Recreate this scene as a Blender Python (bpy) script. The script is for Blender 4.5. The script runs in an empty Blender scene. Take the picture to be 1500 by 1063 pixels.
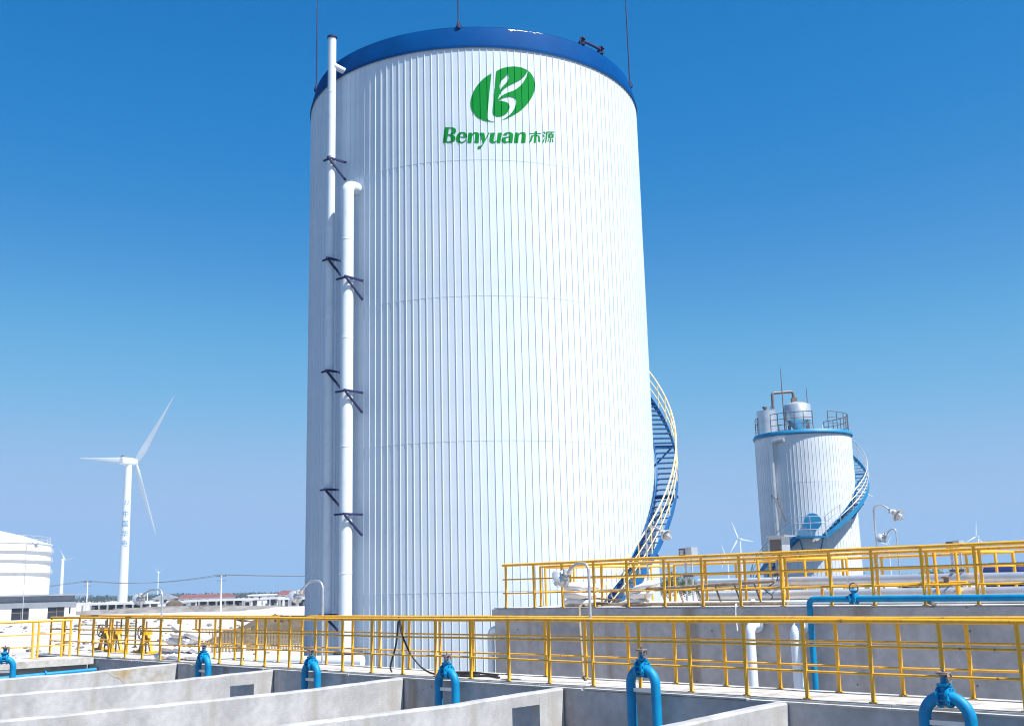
import bpy, bmesh, math, random
from mathutils import Vector, Matrix
random.seed(7)
R = math.radians
scene = bpy.context.scene
col = scene.collection

# ------------------------------------------------------------------ camera
cd = bpy.data.cameras.new('camera'); cam = bpy.data.objects.new('camera', cd); col.objects.link(cam)
cd.sensor_width = 36.0; cd.lens = 36.0 * 1605 / 1500; cd.clip_start = 0.1; cd.clip_end = 20000
EYE = Vector((0, 0, 2.9)); PITCH = R(11.52); ROLL = R(1.43)
cam.matrix_world = Matrix.Translation(EYE) @ Matrix.Rotation(R(90) + PITCH, 4, 'X') @ Matrix.Rotation(-ROLL, 4, 'Z')
scene.camera = cam
scene.cycles.filter_width = 1.1

# ------------------------------------------------------------------ sky, sun, exposure
SUN_AZ, SUN_EL = R(55), R(57)          # degrees to the right of straight behind the camera
to_sun = Vector((math.sin(SUN_AZ) * math.cos(SUN_EL), -math.cos(SUN_AZ) * math.cos(SUN_EL), math.sin(SUN_EL)))
world = bpy.data.worlds.new('World'); scene.world = world; world.use_nodes = True
wn = world.node_tree; wn.nodes.clear()
wo = wn.nodes.new('ShaderNodeOutputWorld'); wb = wn.nodes.new('ShaderNodeBackground')
sk = wn.nodes.new('ShaderNodeTexSky'); sk.sky_type = 'NISHITA'; sk.sun_disc = False
sk.sun_elevation = SUN_EL; sk.sun_rotation = math.atan2(to_sun.x, to_sun.y)
sk.altitude = 0; sk.air_density = 0.7; sk.dust_density = 0.3; sk.ozone_density = 8.0
STR = 0.11
def vmath(op, a, b):
    n = wn.nodes.new('ShaderNodeVectorMath'); n.operation = op; wn.links.new(a, n.inputs[0]); n.inputs['Scale'].default_value = b; return n.outputs[0]
crv = wn.nodes.new('ShaderNodeRGBCurve')      # the strong blue colour response of the photograph, the same for the whole sky
EXPF = 2 ** 0.8
for ch, pts in ((0, ((.055, 0), (.075, .012), (.10, .06), (.14, .15), (.25, .33), (.47, .33), (1, .6))),
                (1, ((.10, .14), (.13, .19), (.18, .265), (.26, .42), (.43, .52), (.63, .52), (1, .7))),
                (2, ((.22, .42), (.29, .54), (.39, .64), (.53, .74), (.70, .79), (1, .85)))):
    c_ = crv.mapping.curves[ch]; c_.points[0].location = (0, 0); c_.points[1].location = (pts[-1][0], pts[-1][1] / EXPF)
    for x_, y_ in pts[:-1]: c_.points.new(x_, y_ / EXPF)
crv.mapping.update()
wn.links.new(vmath('SCALE', sk.outputs[0], STR), crv.inputs['Color'])
wn.links.new(vmath('SCALE', crv.outputs[0], 1 / STR), wb.inputs[0])
wb.inputs[1].default_value = STR
wn.links.new(wb.outputs[0], wo.inputs[0])
sd = bpy.data.lights.new('sun', 'SUN'); sd.energy = 5.0; sd.angle = R(0.5); sd.color = (1.0, 0.96, 0.9)
sun = bpy.data.objects.new('sun', sd); col.objects.link(sun)
sun.rotation_euler = to_sun.to_track_quat('Z', 'Y').to_euler(); sun.location = (30, -30, 60)
vs = scene.view_settings
vs.view_transform = 'Standard'; vs.look = 'None'; vs.gamma = 1.0; vs.exposure = 0.8; vs.use_curve_mapping = False

# ------------------------------------------------------------------ helpers
def at(a, b, z=0.0):
    """plant frame: a runs along the walkway to the left, b away across it"""
    return Vector(((b - a) * 0.70710678, (a + b) * 0.70710678, z))
ROT = R(-45)     # local x = -a, local y = +b

def fillet(path, r, n=6):
    P = [Vector(p) for p in path]; out = [P[0]]
    for i in range(1, len(P) - 1):
        d0 = (P[i-1] - P[i]); d1 = (P[i+1] - P[i]); l0, l1 = d0.length, d1.length
        d0.normalize(); d1.normalize(); ang = d0.angle(d1)
        if ang > 3.1: out.append(P[i]); continue
        t = min(r / math.tan(ang / 2), l0 * .49, l1 * .49); rr = t * math.tan(ang / 2)
        c = P[i] + (d0 + d1).normalized() * (rr / math.sin(ang / 2))
        s = P[i] + d0 * t - c; e = P[i] + d1 * t - c; tot = s.angle(e); ax = s.cross(e).normalized()
        for k in range(n + 1): out.append(c + Matrix.Rotation(tot * k / n, 3, ax) @ s)
    out.append(P[-1]); return out

class MB:
    def __init__(s): s.v = []; s.f = []
    def add(s, vs, fs):
        o = len(s.v); s.v += [tuple(v) for v in vs]; s.f += [tuple(i + o for i in f) for f in fs]; return s
    def box(s, x0, x1, y0, y1, z0, z1, M=None):
        vs = [Vector((x, y, z)) for x in (x0, x1) for y in (y0, y1) for z in (z0, z1)]
        if M: vs = [M @ v for v in vs]
        return s.add(vs, [(0,1,3,2),(4,6,7,5),(0,4,5,1),(2,3,7,6),(0,2,6,4),(1,5,7,3)])
    def bar(s, p0, p1, w, h):
        p0, p1 = Vector(p0), Vector(p1); d = p1 - p0; L = d.length; q = d.to_track_quat('X', 'Z')
        return s.box(0, L, -w/2, w/2, -h/2, h/2, Matrix.Translation(p0) @ q.to_matrix().to_4x4())
    def tube(s, path, r, n=10, caps=True, closed=False):
        P = [Vector(p) for p in path]; m = len(P); rs = r if isinstance(r, (list, tuple)) else [r] * m
        T = []
        for i in range(m):
            a = P[i-1] if (i > 0 or closed) else P[i]; b = P[(i+1) % m] if (i < m-1 or closed) else P[i]
            T.append((b - a).normalized())
        u = T[0].orthogonal().normalized(); vs = []
        for i in range(m):
            u = (u - T[i] * u.dot(T[i])).normalized(); w = T[i].cross(u)
            for k in range(n):
                an = 2 * math.pi * k / n; vs.append(P[i] + (u * math.cos(an) + w * math.sin(an)) * rs[i])
        fs = []
        for i in range(m if closed else m - 1):
            j = (i + 1) % m
            for k in range(n): fs.append((i*n+k, i*n+(k+1)%n, j*n+(k+1)%n, j*n+k))
        if caps and not closed: fs += [tuple(range(n-1, -1, -1)), tuple(range((m-1)*n, m*n))]
        return s.add(vs, fs)
    def lathe(s, prof, n=48, c=(0, 0), M=None, capb=False, capt=False):
        vs = []; fs = []; m = len(prof)
        for r, z in prof:
            for k in range(n):
                an = 2 * math.pi * k / n; v = Vector((c[0] + r * math.cos(an), c[1] + r * math.sin(an), z)); vs.append(M @ v if M else v)
        for i in range(m - 1):
            for k in range(n): fs.append((i*n+k, i*n+(k+1)%n, (i+1)*n+(k+1)%n, (i+1)*n+k))
        if capb: fs.append(tuple(range(n-1, -1, -1)))
        if capt: fs.append(tuple(range((m-1)*n, m*n)))
        return s.add(vs, fs)
    def ell(s, c, r, nu=14, nv=8, power=1.0, jit=0.0, M=None):
        vs = []; fs = []; c = Vector(c)
        sg = lambda x: math.copysign(abs(x) ** power, x)
        for i in range(nv + 1):
            ph = -math.pi/2 + math.pi * i / nv
            for k in range(nu):
                th = 2 * math.pi * k / nu; j = 1 + random.uniform(-jit, jit)
                v = Vector((r[0]*sg(math.cos(th))*sg(math.cos(ph))*j, r[1]*sg(math.sin(th))*sg(math.cos(ph))*j, r[2]*sg(math.sin(ph))*j))
                vs.append(c + (M @ v if M else v))
        for i in range(nv):
            for k in range(nu): fs.append((i*nu+k, i*nu+(k+1)%nu, (i+1)*nu+(k+1)%nu, (i+1)*nu+k))
        return s.add(vs, fs)
    def prism(s, poly, y0, y1):       # polygon in local xz, extruded along y
        n = len(poly); vs = [(x, y0, z) for x, z in poly] + [(x, y1, z) for x, z in poly]
        fs = [tuple(range(n)), tuple(range(2*n-1, n-1, -1))] + [(i, i+n, (i+1)%n+n, (i+1)%n) for i in range(n)]
        return s.add(vs, fs)
    def mesh(s, name, m, smooth=True, ang=40, fix=True):
        me = bpy.data.meshes.new(name); me.from_pydata(s.v, [], s.f); me.materials.append(m)
        if fix:
            bm = bmesh.new(); bm.from_mesh(me); bmesh.ops.recalc_face_normals(bm, faces=bm.faces); bm.to_mesh(me); bm.free()
        if smooth:
            me.polygons.foreach_set('use_smooth', [True] * len(me.polygons)); me.set_sharp_from_angle(angle=R(ang))
        me.update(); return me
    def build(s, name, m, parent=None, **k):
        return link(name, s.mesh(name, m, **k), parent)

def link(name, me, parent=None, loc=None, rotz=None):
    o = bpy.data.objects.new(name, me); col.objects.link(o)
    if parent: o.parent = parent
    if loc is not None: o.location = loc
    if rotz is not None: o.rotation_euler = (0, 0, rotz)
    return o
def tag(o, label, cat, group=None):
    o['label'] = label; o['category'] = cat
    if group: o['group'] = group
    return o
def thing(name, label, cat, loc=(0, 0, 0), rotz=0.0, group=None):
    o = bpy.data.objects.new(name, None); col.objects.link(o); o.empty_display_size = .3
    o.location = loc; o.rotation_euler = (0, 0, rotz); return tag(o, label, cat, group)
def struct(o, kind='structure'):
    o['kind'] = kind; return o

# ------------------------------------------------------------------ materials
def mat(name, c, rough=.6, metal=0.0, c2=None, scale=3.0, lo=.4, hi=.65, bump=0.0, bscale=30, streak=None, pits=None, rnd=0.0, fine=None, spec=None):
    m = bpy.data.materials.new(name); m.use_nodes = True; nt = m.node_tree; N = nt.nodes; L = nt.links
    b = N['Principled BSDF']; b.inputs['Roughness'].default_value = rough; b.inputs['Metallic'].default_value = metal
    if spec is not None: b.inputs['Specular IOR Level'].default_value = spec
    tc = N.new('ShaderNodeTexCoord'); src = tc.outputs['Object']
    def noise(sc, det=5, vec=None):
        n = N.new('ShaderNodeTexNoise'); n.inputs['Scale'].default_value = sc; n.inputs['Detail'].default_value = det
        L.new(vec or src, n.inputs['Vector']); return n.outputs[0]
    def ramp(x, l, h):
        r = N.new('ShaderNodeMapRange'); r.inputs[1].default_value = l; r.inputs[2].default_value = h; L.new(x, r.inputs[0]); return r.outputs[0]
    def mix(f, A, B, mode='MIX'):
        x = N.new('ShaderNodeMix'); x.data_type = 'RGBA'; x.blend_type = mode
        if isinstance(f, float): x.inputs[0].default_value = f
        else: L.new(f, x.inputs[0])
        for i, q in ((6, A), (7, B)):
            if isinstance(q, tuple): x.inputs[i].default_value = (*q[:3], 1)
            else: L.new(q, x.inputs[i])
        return x.outputs[2]
    out = c
    if c2: out = mix(ramp(noise(scale, 7), lo, hi), c, c2)
    if fine:        # small-scale mottling
        r_ = N.new('ShaderNodeMapRange'); r_.inputs[1].default_value = .35; r_.inputs[2].default_value = .65; r_.inputs[3].default_value = fine[1]; r_.inputs[4].default_value = 1.0
        L.new(noise(fine[0], 8), r_.inputs[0]); out = mix(1.0, out, r_.outputs[0], 'MULTIPLY')
    if streak:      # dark or rusty runs down the face
        mp = N.new('ShaderNodeMapping'); mp.inputs['Scale'].default_value = (streak[1], streak[1], streak[1] * .06); L.new(src, mp.inputs[0])
        out = mix(ramp(noise(1.0, 4, mp.outputs[0]), streak[2], streak[2] + .18), out, streak[0])
    if pits:
        v = N.new('ShaderNodeTexVoronoi'); v.inputs['Scale'].default_value = pits[1]; L.new(src, v.inputs['Vector'])
        out = mix(ramp(v.outputs['Distance'], .075, .045), out, pits[0])
    if rnd:
        oi = N.new('ShaderNodeObjectInfo'); r = N.new('ShaderNodeMapRange'); r.inputs[3].default_value = 1 - rnd; r.inputs[4].default_value = 1.0
        L.new(oi.outputs['Random'], r.inputs[0]); out = mix(1.0, out, r.outputs[0], 'MULTIPLY')
    if isinstance(out, tuple): b.inputs['Base Color'].default_value = (*out, 1)
    else: L.new(out, b.inputs['Base Color'])
    if bump:
        bp = N.new('ShaderNodeBump'); bp.inputs['Strength'].default_value = bump; bp.inputs['Distance'].default_value = .03
        L.new(noise(bscale, 6), bp.inputs['Height']); L.new(bp.outputs[0], b.inputs['Normal'])
    return m
M = {}
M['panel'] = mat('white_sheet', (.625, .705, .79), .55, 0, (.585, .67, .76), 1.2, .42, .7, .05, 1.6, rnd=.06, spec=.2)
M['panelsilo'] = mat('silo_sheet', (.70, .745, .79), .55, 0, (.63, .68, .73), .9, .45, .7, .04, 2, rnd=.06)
M['white'] = mat('white_paint', (.8, .8, .79), .45, 0, (.7, .69, .66), 1.5, .5, .75)
M['pipewhite'] = mat('insulated_white', (.66, .73, .80), .45, 0, (.60, .66, .72), 2.0, .5, .75, .06, 6)
M['galv'] = mat('galvanised', (.62, .63, .65), .38, .55, (.48, .49, .51), 5, .4, .7)
M['alu'] = mat('aluminium_jacket', (.66, .68, .7), .34, .6, (.55, .56, .58), 2.5, .4, .7, .08, 7)
M['blue'] = mat('rim_blue', (.0, .055, .21), .6, 0, (.0, .068, .25), 1.1, .4, .7, spec=.04)
M['rimscuff'] = mat('bare_scuff', (.78, .8, .82), .5)
M['bracket'] = mat('dark_blue_steel', (.009, .014, .085), .7, 0, (.014, .016, .06), 6, .5, .7)
M['stair'] = mat('stair_blue', (.004, .10, .30), .55, 0, (.01, .14, .36), 3, .45, .7)
M['siloblue'] = mat('silo_blue', (.008, .21, .42), .55, 0, (.01, .16, .35), 3, .45, .7)
M['pipeblue'] = mat('pipe_blue', (.0, .235, .47), .5, 0, (.0, .18, .40), 5, .45, .7, .08, 22, spec=.3)
M['yellow'] = mat('yellow_paint', (.84, .42, .02), .5, 0, (.62, .31, .04), 7, .5, .7, streak=((.25, .13, .05), 14, .62))
M['cream'] = mat('cream_handrail', (.74, .60, .34), .5, 0, (.6, .42, .15), 6, .45, .7)
M['steel'] = mat('grey_steel', (.17, .16, .165), .55, .25, (.2, .13, .10), 10, .45, .65)
M['green'] = mat('logo_green', (.0, .24, .032), .7, spec=.1)
M['conc'] = mat('concrete', (.455, .458, .468), .9, 0, (.35, .352, .36), 1.7, .40, .62, .18, 40, streak=((.29, .265, .23), 1.6, .55), pits=((.13, .13, .14), 1.9), fine=(7, .85))
M['concdark'] = mat('concrete_block', (.54, .51, .51), .9, 0, (.41, .385, .39), .9, .38, .64, .2, 40, streak=((.22, .145, .085), 1.0, .57), pits=((.16, .15, .15), 2.6), fine=(6, .84))
M['deck'] = mat('deck_concrete', (.56, .545, .52), .9, 0, (.36, .33, .29), 1.9, .48, .70, .3, 26, rnd=.12, fine=(9, .8))
M['platform'] = mat('old_concrete', (.22, .215, .21), .9, 0, (.15, .15, .15), 1.5, .4, .7, .2, 30)
M['stain'] = mat('stained_concrete', (.43, .425, .42), .9, 0, (.42, .31, .15), 1.3, .46, .66, .18, 40, fine=(7, .74))
M['sand'] = mat('sand', (.50, .48, .45), .95, 0, (.40, .38, .35), .06, .42, .68, .5, 2.0)
M['bouncecut'] = mat('bounce_cut_dark', (.085, .085, .085), .95, 0, (.055, .055, .056), .6, .4, .65, .5, 8)  # dark tone of the added sheet that cuts ground bounce
M['soil'] = mat('soil', (.13, .10, .07), .95, 0, (.075, .06, .042), .8, .4, .65, .6, 3)
M['dirt'] = mat('grey_soil', (.25, .235, .225), .95, 0, (.16, .15, .145), .5, .4, .65, .6, 2)
M['water'] = mat('basin_water', (.02, .03, .03), .06)
M['sack'] = mat('woven_sack', (.84, .84, .84), .7, 0, (.76, .77, .79), 6, .5, .75, .12, 14)
M['rubber'] = mat('black_rubber', (.02, .018, .022), .5)
M['straw'] = mat('straw_rope', (.34, .28, .18), .95, 0, (.22, .17, .10), 20, .4, .65, .5, 60)
M['wood'] = mat('old_timber', (.34, .27, .19), .9, 0, (.2, .15, .11), 9, .4, .65, .3, 40)
M['picket'] = mat('picket_paint', (.34, .27, .17), .85, 0, (.2, .16, .11), 8, .4, .65)
M['plaster'] = mat('white_plaster', (.72, .72, .73), .85, 0, (.60, .60, .62), .5, .45, .7)
M['fascia'] = mat('grey_blue_fascia', (.20, .235, .30), .8, 0, (.26, .29, .35), .7, .4, .7)
M['pane'] = mat('dark_glass', (.025, .03, .045), .08)
M['redroof'] = mat('red_roof', (.20, .075, .07), .8, 0, (.15, .06, .055), .5, .4, .7)
M['greyroof'] = mat('shed_roof', (.62, .63, .65), .7, 0, (.5, .5, .52), .4, .4, .7)
M['shedwall'] = mat('shed_wall', (.16, .18, .22), .85, 0, (.26, .27, .29), .6, .4, .7)
M['turbine'] = mat('turbine_white', (.62, .68, .74), .45)
M['print'] = mat('tower_print', (.13, .27, .45), .6)
M['bark'] = mat('bark', (.10, .075, .055), .9)
M['glass'] = mat('lamp_glass', (.55, .57, .6), .12, .3)
M['navy'] = mat('navy_drum', (.015, .03, .14), .45, 0, (.02, .04, .18), 3, .4, .7)
def leafmat(name, c, c2):
    m = mat(name, c, .7, 0, c2, 1.3, .35, .65); return m
M['leaf'] = leafmat('leaf', (.065, .085, .035), (.10, .115, .055))
M['leaffar'] = leafmat('far_leaf', (.03, .042, .035), (.045, .058, .05))

# ------------------------------------------------------------------ ground
def ground():
    xs = [-3400, -1500, -800, -400] + list(range(-240, 241, 12)) + [400, 800, 1500, 3400]
    ys = [-800, -200, -60] + list(range(-20, 421, 11)) + [520, 700, 1000, 1600, 2400, 3400]
    rnd = random.Random(3); v = []; f = []
    for y in ys:
        for x in xs:
            z = 0
            if y > 75 and abs(x) < 250 and y < 420: z = rnd.uniform(-.16, .1)
            v.append((x, y, z))
    nx = len(xs)
    for j in range(len(ys) - 1):
        for i in range(nx - 1): f.append((j*nx+i, j*nx+i+1, (j+1)*nx+i+1, (j+1)*nx+i))
    mb = MB(); mb.add(v, f); struct(mb.build('ground', M['sand'], ang=180))
ground()

yp = [(-220, -80, .004), (220, -80, .004), (220, 125, .004), (60, 125, .004), (12, 80, .004), (-2, 62, .004), (-8.5, 50, .004), (-13, 45, .004), (-24, 44, .004), (-105, 175, .004), (-220, 175, .004)]
o = MB().add(yp, [tuple(range(len(yp)))]).build('bounce_cut_ground', M['bouncecut'], None, smooth=False); struct(o)  # dark ground sheet, added to keep bounce light off the tank's shaded side

def mound(name, m, cx, cy, rx, ry, h, rot=0, seed=1, n=26, rough=.25):
    rnd = random.Random(seed); mb = MB(); rings = 9; vs = []; fs = []
    for i in range(rings + 1):
        t = i / rings
        for k in range(n):
            an = 2*math.pi*k/n; rr = (1 - t) * (1 + rnd.uniform(-.1, .1)); z = h * (math.sin(t * math.pi / 2) ** 1.3) * (1 + rnd.uniform(-rough, rough)) if i else -.25
            x, y = rx*rr*math.cos(an), ry*rr*math.sin(an)
            vs.append((x*math.cos(rot) - y*math.sin(rot), x*math.sin(rot) + y*math.cos(rot), z))
    for i in range(rings):
        for k in range(n): fs.append((i*n+k, i*n+(k+1)%n, (i+1)*n+(k+1)%n, (i+1)*n+k))
    o = mb.add(vs, fs).build(name, m, ang=60); o.location = (cx, cy, 0); return o
struct(mound('spoil_ridge', M['dirt'], -58, 196, 34, 3.2, .75, 0, 2, 60, .45))
struct(mound('sand_bank', M['sand'], -24, 118, 13, 6, 1.35, .25, 5, 40, .08))
struct(mound('spoil_ridge', M['dirt'], -84, 178, 9, 3, .8, 0, 9, 30, .4))
def rubble():
    rnd = random.Random(11); mb = MB()
    for _ in range(620):
        y = rnd.uniform(54, 175); x = -y * rnd.uniform(.12, .46); s = rnd.choice((.05, .08, .12, .2)) * rnd.uniform(.6, 1.3)
        mb.ell((x, y, s*.2), (s*rnd.uniform(.7, 1.7), s*rnd.uniform(.6, 1.2), s*rnd.uniform(.35, .7)), 5, 3, 1, .25)
    o = mb.build('rubble', M['dirt'], smooth=False); struct(o, 'stuff'); tag(o, 'scattered grey rubble over the pale sandy ground', 'rubble')
rubble()

# ------------------------------------------------------------------ big clad tank
TC = Vector((-1.178, 38.38, 0)); TR = 6.0; TBASE = math.atan2(1.178, -38.38)   # bearing of the camera seen from the axis
NP = 168; DP = 2 * math.pi / NP; TOP = 19.92
def ang(phi):            # angle about the axis (from +x, counter-clockwise) of a point phi to the right of the side that faces the camera
    return -math.pi/2 + math.radians(1.758) + phi
def pol(phi, r, z): return Vector((r * math.cos(ang(phi)), r * math.sin(ang(phi)), z))
RIBP = [(0.0, .0), (.865, .0), (.885, .019), (.95, .019), (.985, .0), (1.0, .0)]     # seam profile across one panel, fraction of pitch -> height
def ribh(u):             # u = phi / DP
    t = u - math.floor(u)
    for (a, ha), (b, hb) in zip(RIBP, RIBP[1:]):
        if t <= b: return ha + (hb - ha) * (t - a) / (b - a)
    return 0
tank = thing('storage_tank', 'huge white ribbed cylindrical tank with blue rim and green emblem', 'tank', TC)
def panel_mesh(name, m, rad, dp, z0, z1, laps, prof, hr):
    zs = [z0]; rs = [.005]
    for l in laps: zs += [l, l + .02]; rs += [0, .005]
    zs.append(z1); rs.append(0); mb = MB(); vs = []; fs = []
    ps = [(prof[0][0] + (prof[1][0] - prof[0][0]) * k / 3, 0) for k in range(3)] + prof[1:]
    n = len(ps)
    for z, dr in zip(zs, rs):
        for t, h in ps:
            a = t * dp; r = rad + h * hr + dr; vs.append((r * math.cos(a), r * math.sin(a), z))
    for i in range(len(zs) - 1):
        for k in range(n - 1): fs.append((i*n+k, i*n+k+1, (i+1)*n+k+1, (i+1)*n+k))
    return mb.add(vs, fs).mesh(name, m, ang=12, fix=False)
pm = panel_mesh('cladding_panel', M['panel'], TR, DP, 0, TOP, (2.75, 7.15, 11.6, 16.0), RIBP, 1)
for k in range(NP): link('cladding_panel', pm, tank, rotz=ang(k * DP))
MB().lathe([(6.045, TOP - .10), (6.05, TOP - .02), (6.05, TOP), (5.87, TOP + .70), (5.80, TOP + .73)], 128).build('rim_band', M['blue'], tank, ang=30)
MB().lathe([(5.86, TOP + .715), (3, TOP + .95), (.02, TOP + 1.15)], 96).build('roof', M['blue'], tank)
MB().lathe([(6.14, -.1), (6.14, .25), (6.0, .3)], 96).build('base_ring', M['conc'], tank)
def scuff(phi, w, zo, h, seed):
    rnd = random.Random(seed); top = []; bot = []; n = 9
    for k in range(n):
        p = phi + w * (k / (n - 1) - .5); zt = TOP + zo + rnd.uniform(-.02, .02); zb = zt - h * rnd.uniform(.15, 1) * math.sin(math.pi * (k + .4) / (n))
        for lst, z in ((top, zt), (bot, zb)): lst.append(pol(p, 6.06 - (z - TOP) * .2571, z))
    MB().add(top + bot, [(i, i+1, n+i+1, n+i) for i in range(n - 1)]).build('paint_scuff', M['rimscuff'], tank)
scuff(R(12.4), R(2.4), .66, .12, 1); scuff(R(15.5), R(4.5), .66, .04, 2); scuff(R(20.5), R(5), .67, .03, 3)

# emblem and lettering (traced in the photograph's pixels, wrapped on the sheets, draped over the seams)
E_L = [(393,195),(330,232),(270,275),(210,335),(160,395),(115,465),(80,540),(58,615),(52,690),(60,760),(80,815),(115,865),(160,910),(215,945),(280,970),(350,984),(420,990),(462,985),(400,978),(360,968),(335,950),(327,920),(340,760),(358,540),(375,380)]
E_R = [(470,160),(530,125),(600,100),(680,85),(760,80),(840,88),(910,108),(960,132),(983,146),(960,200),(920,250),(860,300),(790,342),(720,375),(650,410),(595,450),(550,505),(520,560),(497,625),(540,580),(590,545),(650,515),(720,490),(780,465),(840,420),(890,370),(930,310),(965,240),(992,152),(1030,185),(1070,245),(1095,310),(1107,385),(1098,470),(1070,555),(1030,625),(970,705),(900,775),(820,840),(730,890),(640,935),(540,970),(600,940),(660,900),(710,855),(750,800),(780,740),(797,670),(790,630),(760,598),(710,582),(650,582),(590,598),(545,618),(505,645),(560,650),(610,658),(650,675),(680,705),(690,745),(680,790),(650,840),(600,880),(540,902),(480,905),(440,890),(418,865),(412,820),(425,680),(440,520),(455,350)]
E_H = [(655,200),(672,260),(660,310),(630,355),(590,395),(560,430),(540,470),(528,440),(524,400),(535,350),(565,300),(610,260),(640,225)]
G_B = [[(100,110),(300,112),(345,122),(375,145),(390,185),(380,230),(350,262),(310,280),(275,292),(320,298),(355,320),(372,360),(365,410),(340,450),(300,472),(240,482),(50,482)],
       [(205,132),(250,135),(278,155),(287,190),(275,235),(250,265),(225,278),(182,280)], [(178,305),(215,305),(248,325),(262,365),(255,415),(235,445),(205,455),(152,452)]]
G_e = [[(660,355),(665,310),(655,270),(630,240),(590,222),(540,215),(480,228),(430,262),(400,310),(385,370),(390,420),(415,460),(455,482),(510,490),(560,480),(605,455),(635,425),(648,405),(620,402),(600,425),(570,448),(540,458),(510,455),(490,435),(482,400),(484,355)],
       [(488,330),(500,285),(520,255),(545,245),(568,262),(576,300),(572,332)]]
G_n = [[(695,235),(785,235),(780,270),(810,240),(850,222),(895,220),(935,232),(955,260),(958,310),(945,480),(838,480),(858,330),(862,275),(848,258),(825,262),(800,285),(785,320),(768,480),(665,480)]]
G_y = [[(970,235),(1080,235),(1108,385),(1180,235),(1215,235),(1120,400),(1070,495),(1030,560),(990,605),(955,628),(925,622),(918,590),(930,560),(965,548),(1000,552),(1030,525),(1048,490),(1035,470)]]
G_u = [[(1232,235),(1332,235),(1310,390),(1305,430),(1320,448),(1350,445),(1378,425),(1388,400),(1410,235),(1505,235),(1470,480),(1382,480),(1388,435),(1350,470),(1300,488),(1250,482),(1215,455),(1203,415),(1210,370)]]
G_a = [[(195,298),(215,262),(255,235),(310,220),(370,222),(415,238),(445,270),(447,310),(425,480),(335,480),(340,448),(310,470),(260,487),(210,482),(175,455),(163,410),(172,375),(205,345),(255,333),(310,330),(350,325),(352,275),(340,250),(318,248),(300,265),(292,298)],
       [(345,350),(300,352),(272,370),(262,405),(268,440),(290,452),(318,440),(338,415)]]
C_1 = [[(838,247),(966,247),(968,205),(1022,205),(1019,247),(1135,247),(1131,266),(1017,266),(1015,300),(1040,300),(1090,312),(1112,462),(1062,456),(1046,318),(1013,318),(998,478),(945,478),(960,318),(928,318),(902,420),(870,458),(822,468),(850,420),(878,305),(961,300),(964,266),(842,266)]]
C_2 = [[(1175,215),(1225,215),(1245,265),(1215,265),(1180,240)], [(1165,285),(1205,295),(1225,330),(1200,350),(1170,320)], [(1205,375),(1230,350),(1215,400),(1190,470),(1150,475),(1170,420)],
       [(1255,215),(1470,215),(1465,233),(1298,233),(1270,430),(1255,470),(1220,480),(1240,400)],
       [(1310,270),(1350,262),(1385,240),(1412,240),(1398,265),(1450,270),(1448,360),(1385,366),(1380,470),(1350,478),(1335,460),(1348,452),(1350,367),(1305,365)],
       [(1345,285),(1408,285),(1405,312),(1343,312)], [(1342,328),(1405,328),(1403,352),(1340,352)],
       [(1308,395),(1330,395),(1315,450),(1285,465)], [(1400,385),(1430,400),(1445,465),(1415,465)]]
def topx(pts, ox, oy, sc, dx=0): return [((x + dx) / sc + ox, y / sc + oy) for x, y in pts]
def onwall(px, py):
    X, Y = px - 730, py - 150
    return (.76935 + .022321*X - .000539*Y + 9.306e-6*X*X - 3.55e-6*X*Y, 17.9582 + .0011097*X - .0233332*Y + 1.95e-5*X*X - 3.66e-6*X*Y)
def decal(name, loops):
    cu = bpy.data.curves.new('tmp', 'CURVE'); cu.dimensions = '2D'; cu.fill_mode = 'BOTH'
    for lp in loops:
        sp = cu.splines.new('POLY'); sp.points.add(len(lp) - 1); sp.use_cyclic_u = True
        for p, (x, y) in zip(sp.points, lp):
            u, v = onwall(x, y); p.co = (u, v, 0, 1)
    to = bpy.data.objects.new('tmp', cu); col.objects.link(to)
    me = bpy.data.meshes.new_from_object(to.evaluated_get(bpy.context.evaluated_depsgraph_get()))
    bpy.data.objects.remove(to); bpy.data.curves.remove(cu)
    bm = bmesh.new(); bm.from_mesh(me); us = [v.co.x for v in bm.verts]; u0, u1 = min(us), max(us); pitch = DP * 6.03
    for k in range(math.floor(u0 / pitch), math.ceil(u1 / pitch) + 1):
        for t in (0, .29, .58, .865, .885, .95, .985):
            u = (k + t) * pitch
            if u0 < u < u1: bmesh.ops.bisect_plane(bm, geom=bm.verts[:] + bm.edges[:] + bm.faces[:], plane_co=(u, 0, 0), plane_no=(1, 0, 0))
    for v in bm.verts:
        ph = v.co.x / 6.03; v.co = pol(ph, TR + .014 + ribh(ph / DP + 1e-6), v.co.y)
    for f in bm.faces:
        c = f.calc_center_median()
        if f.normal.dot(Vector((c.x, c.y, 0))) < 0: f.normal_flip()
    bm.to_mesh(me); bm.free(); me.materials.clear(); me.materials.append(M['green'])
    o = link(name, me, tank); return o
def chaikin(p):
    out = []; n = len(p)
    for i in range(n):
        a, b, c = Vector(p[i-1]), Vector(p[i]), Vector(p[(i+1) % n])
        if (a - b).angle(c - b) < R(125): out.append(tuple(b))
        else: out += [tuple(b * .75 + a * .25), tuple(b * .75 + c * .25)]
    return out
decal('emblem', [topx(chaikin(E_L), 685, 90, 11.19), topx(chaikin(E_R), 685, 90, 11.19), topx(chaikin(E_H), 685, 90, 11.19)])
for g, ox, dx in ((G_B, 645, 0), (G_e, 645, 0), (G_n, 645, 0), (G_y, 645, 0), (G_u, 645, 0), (G_a, 725, 0), (G_n, 725, -205)):
    decal('letter', [topx(chaikin(l), ox, 180, 16.667, dx) for l in g])
for g in (C_1, C_2): decal('character', [topx(l, 725, 180, 16.667) for l in g])

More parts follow.
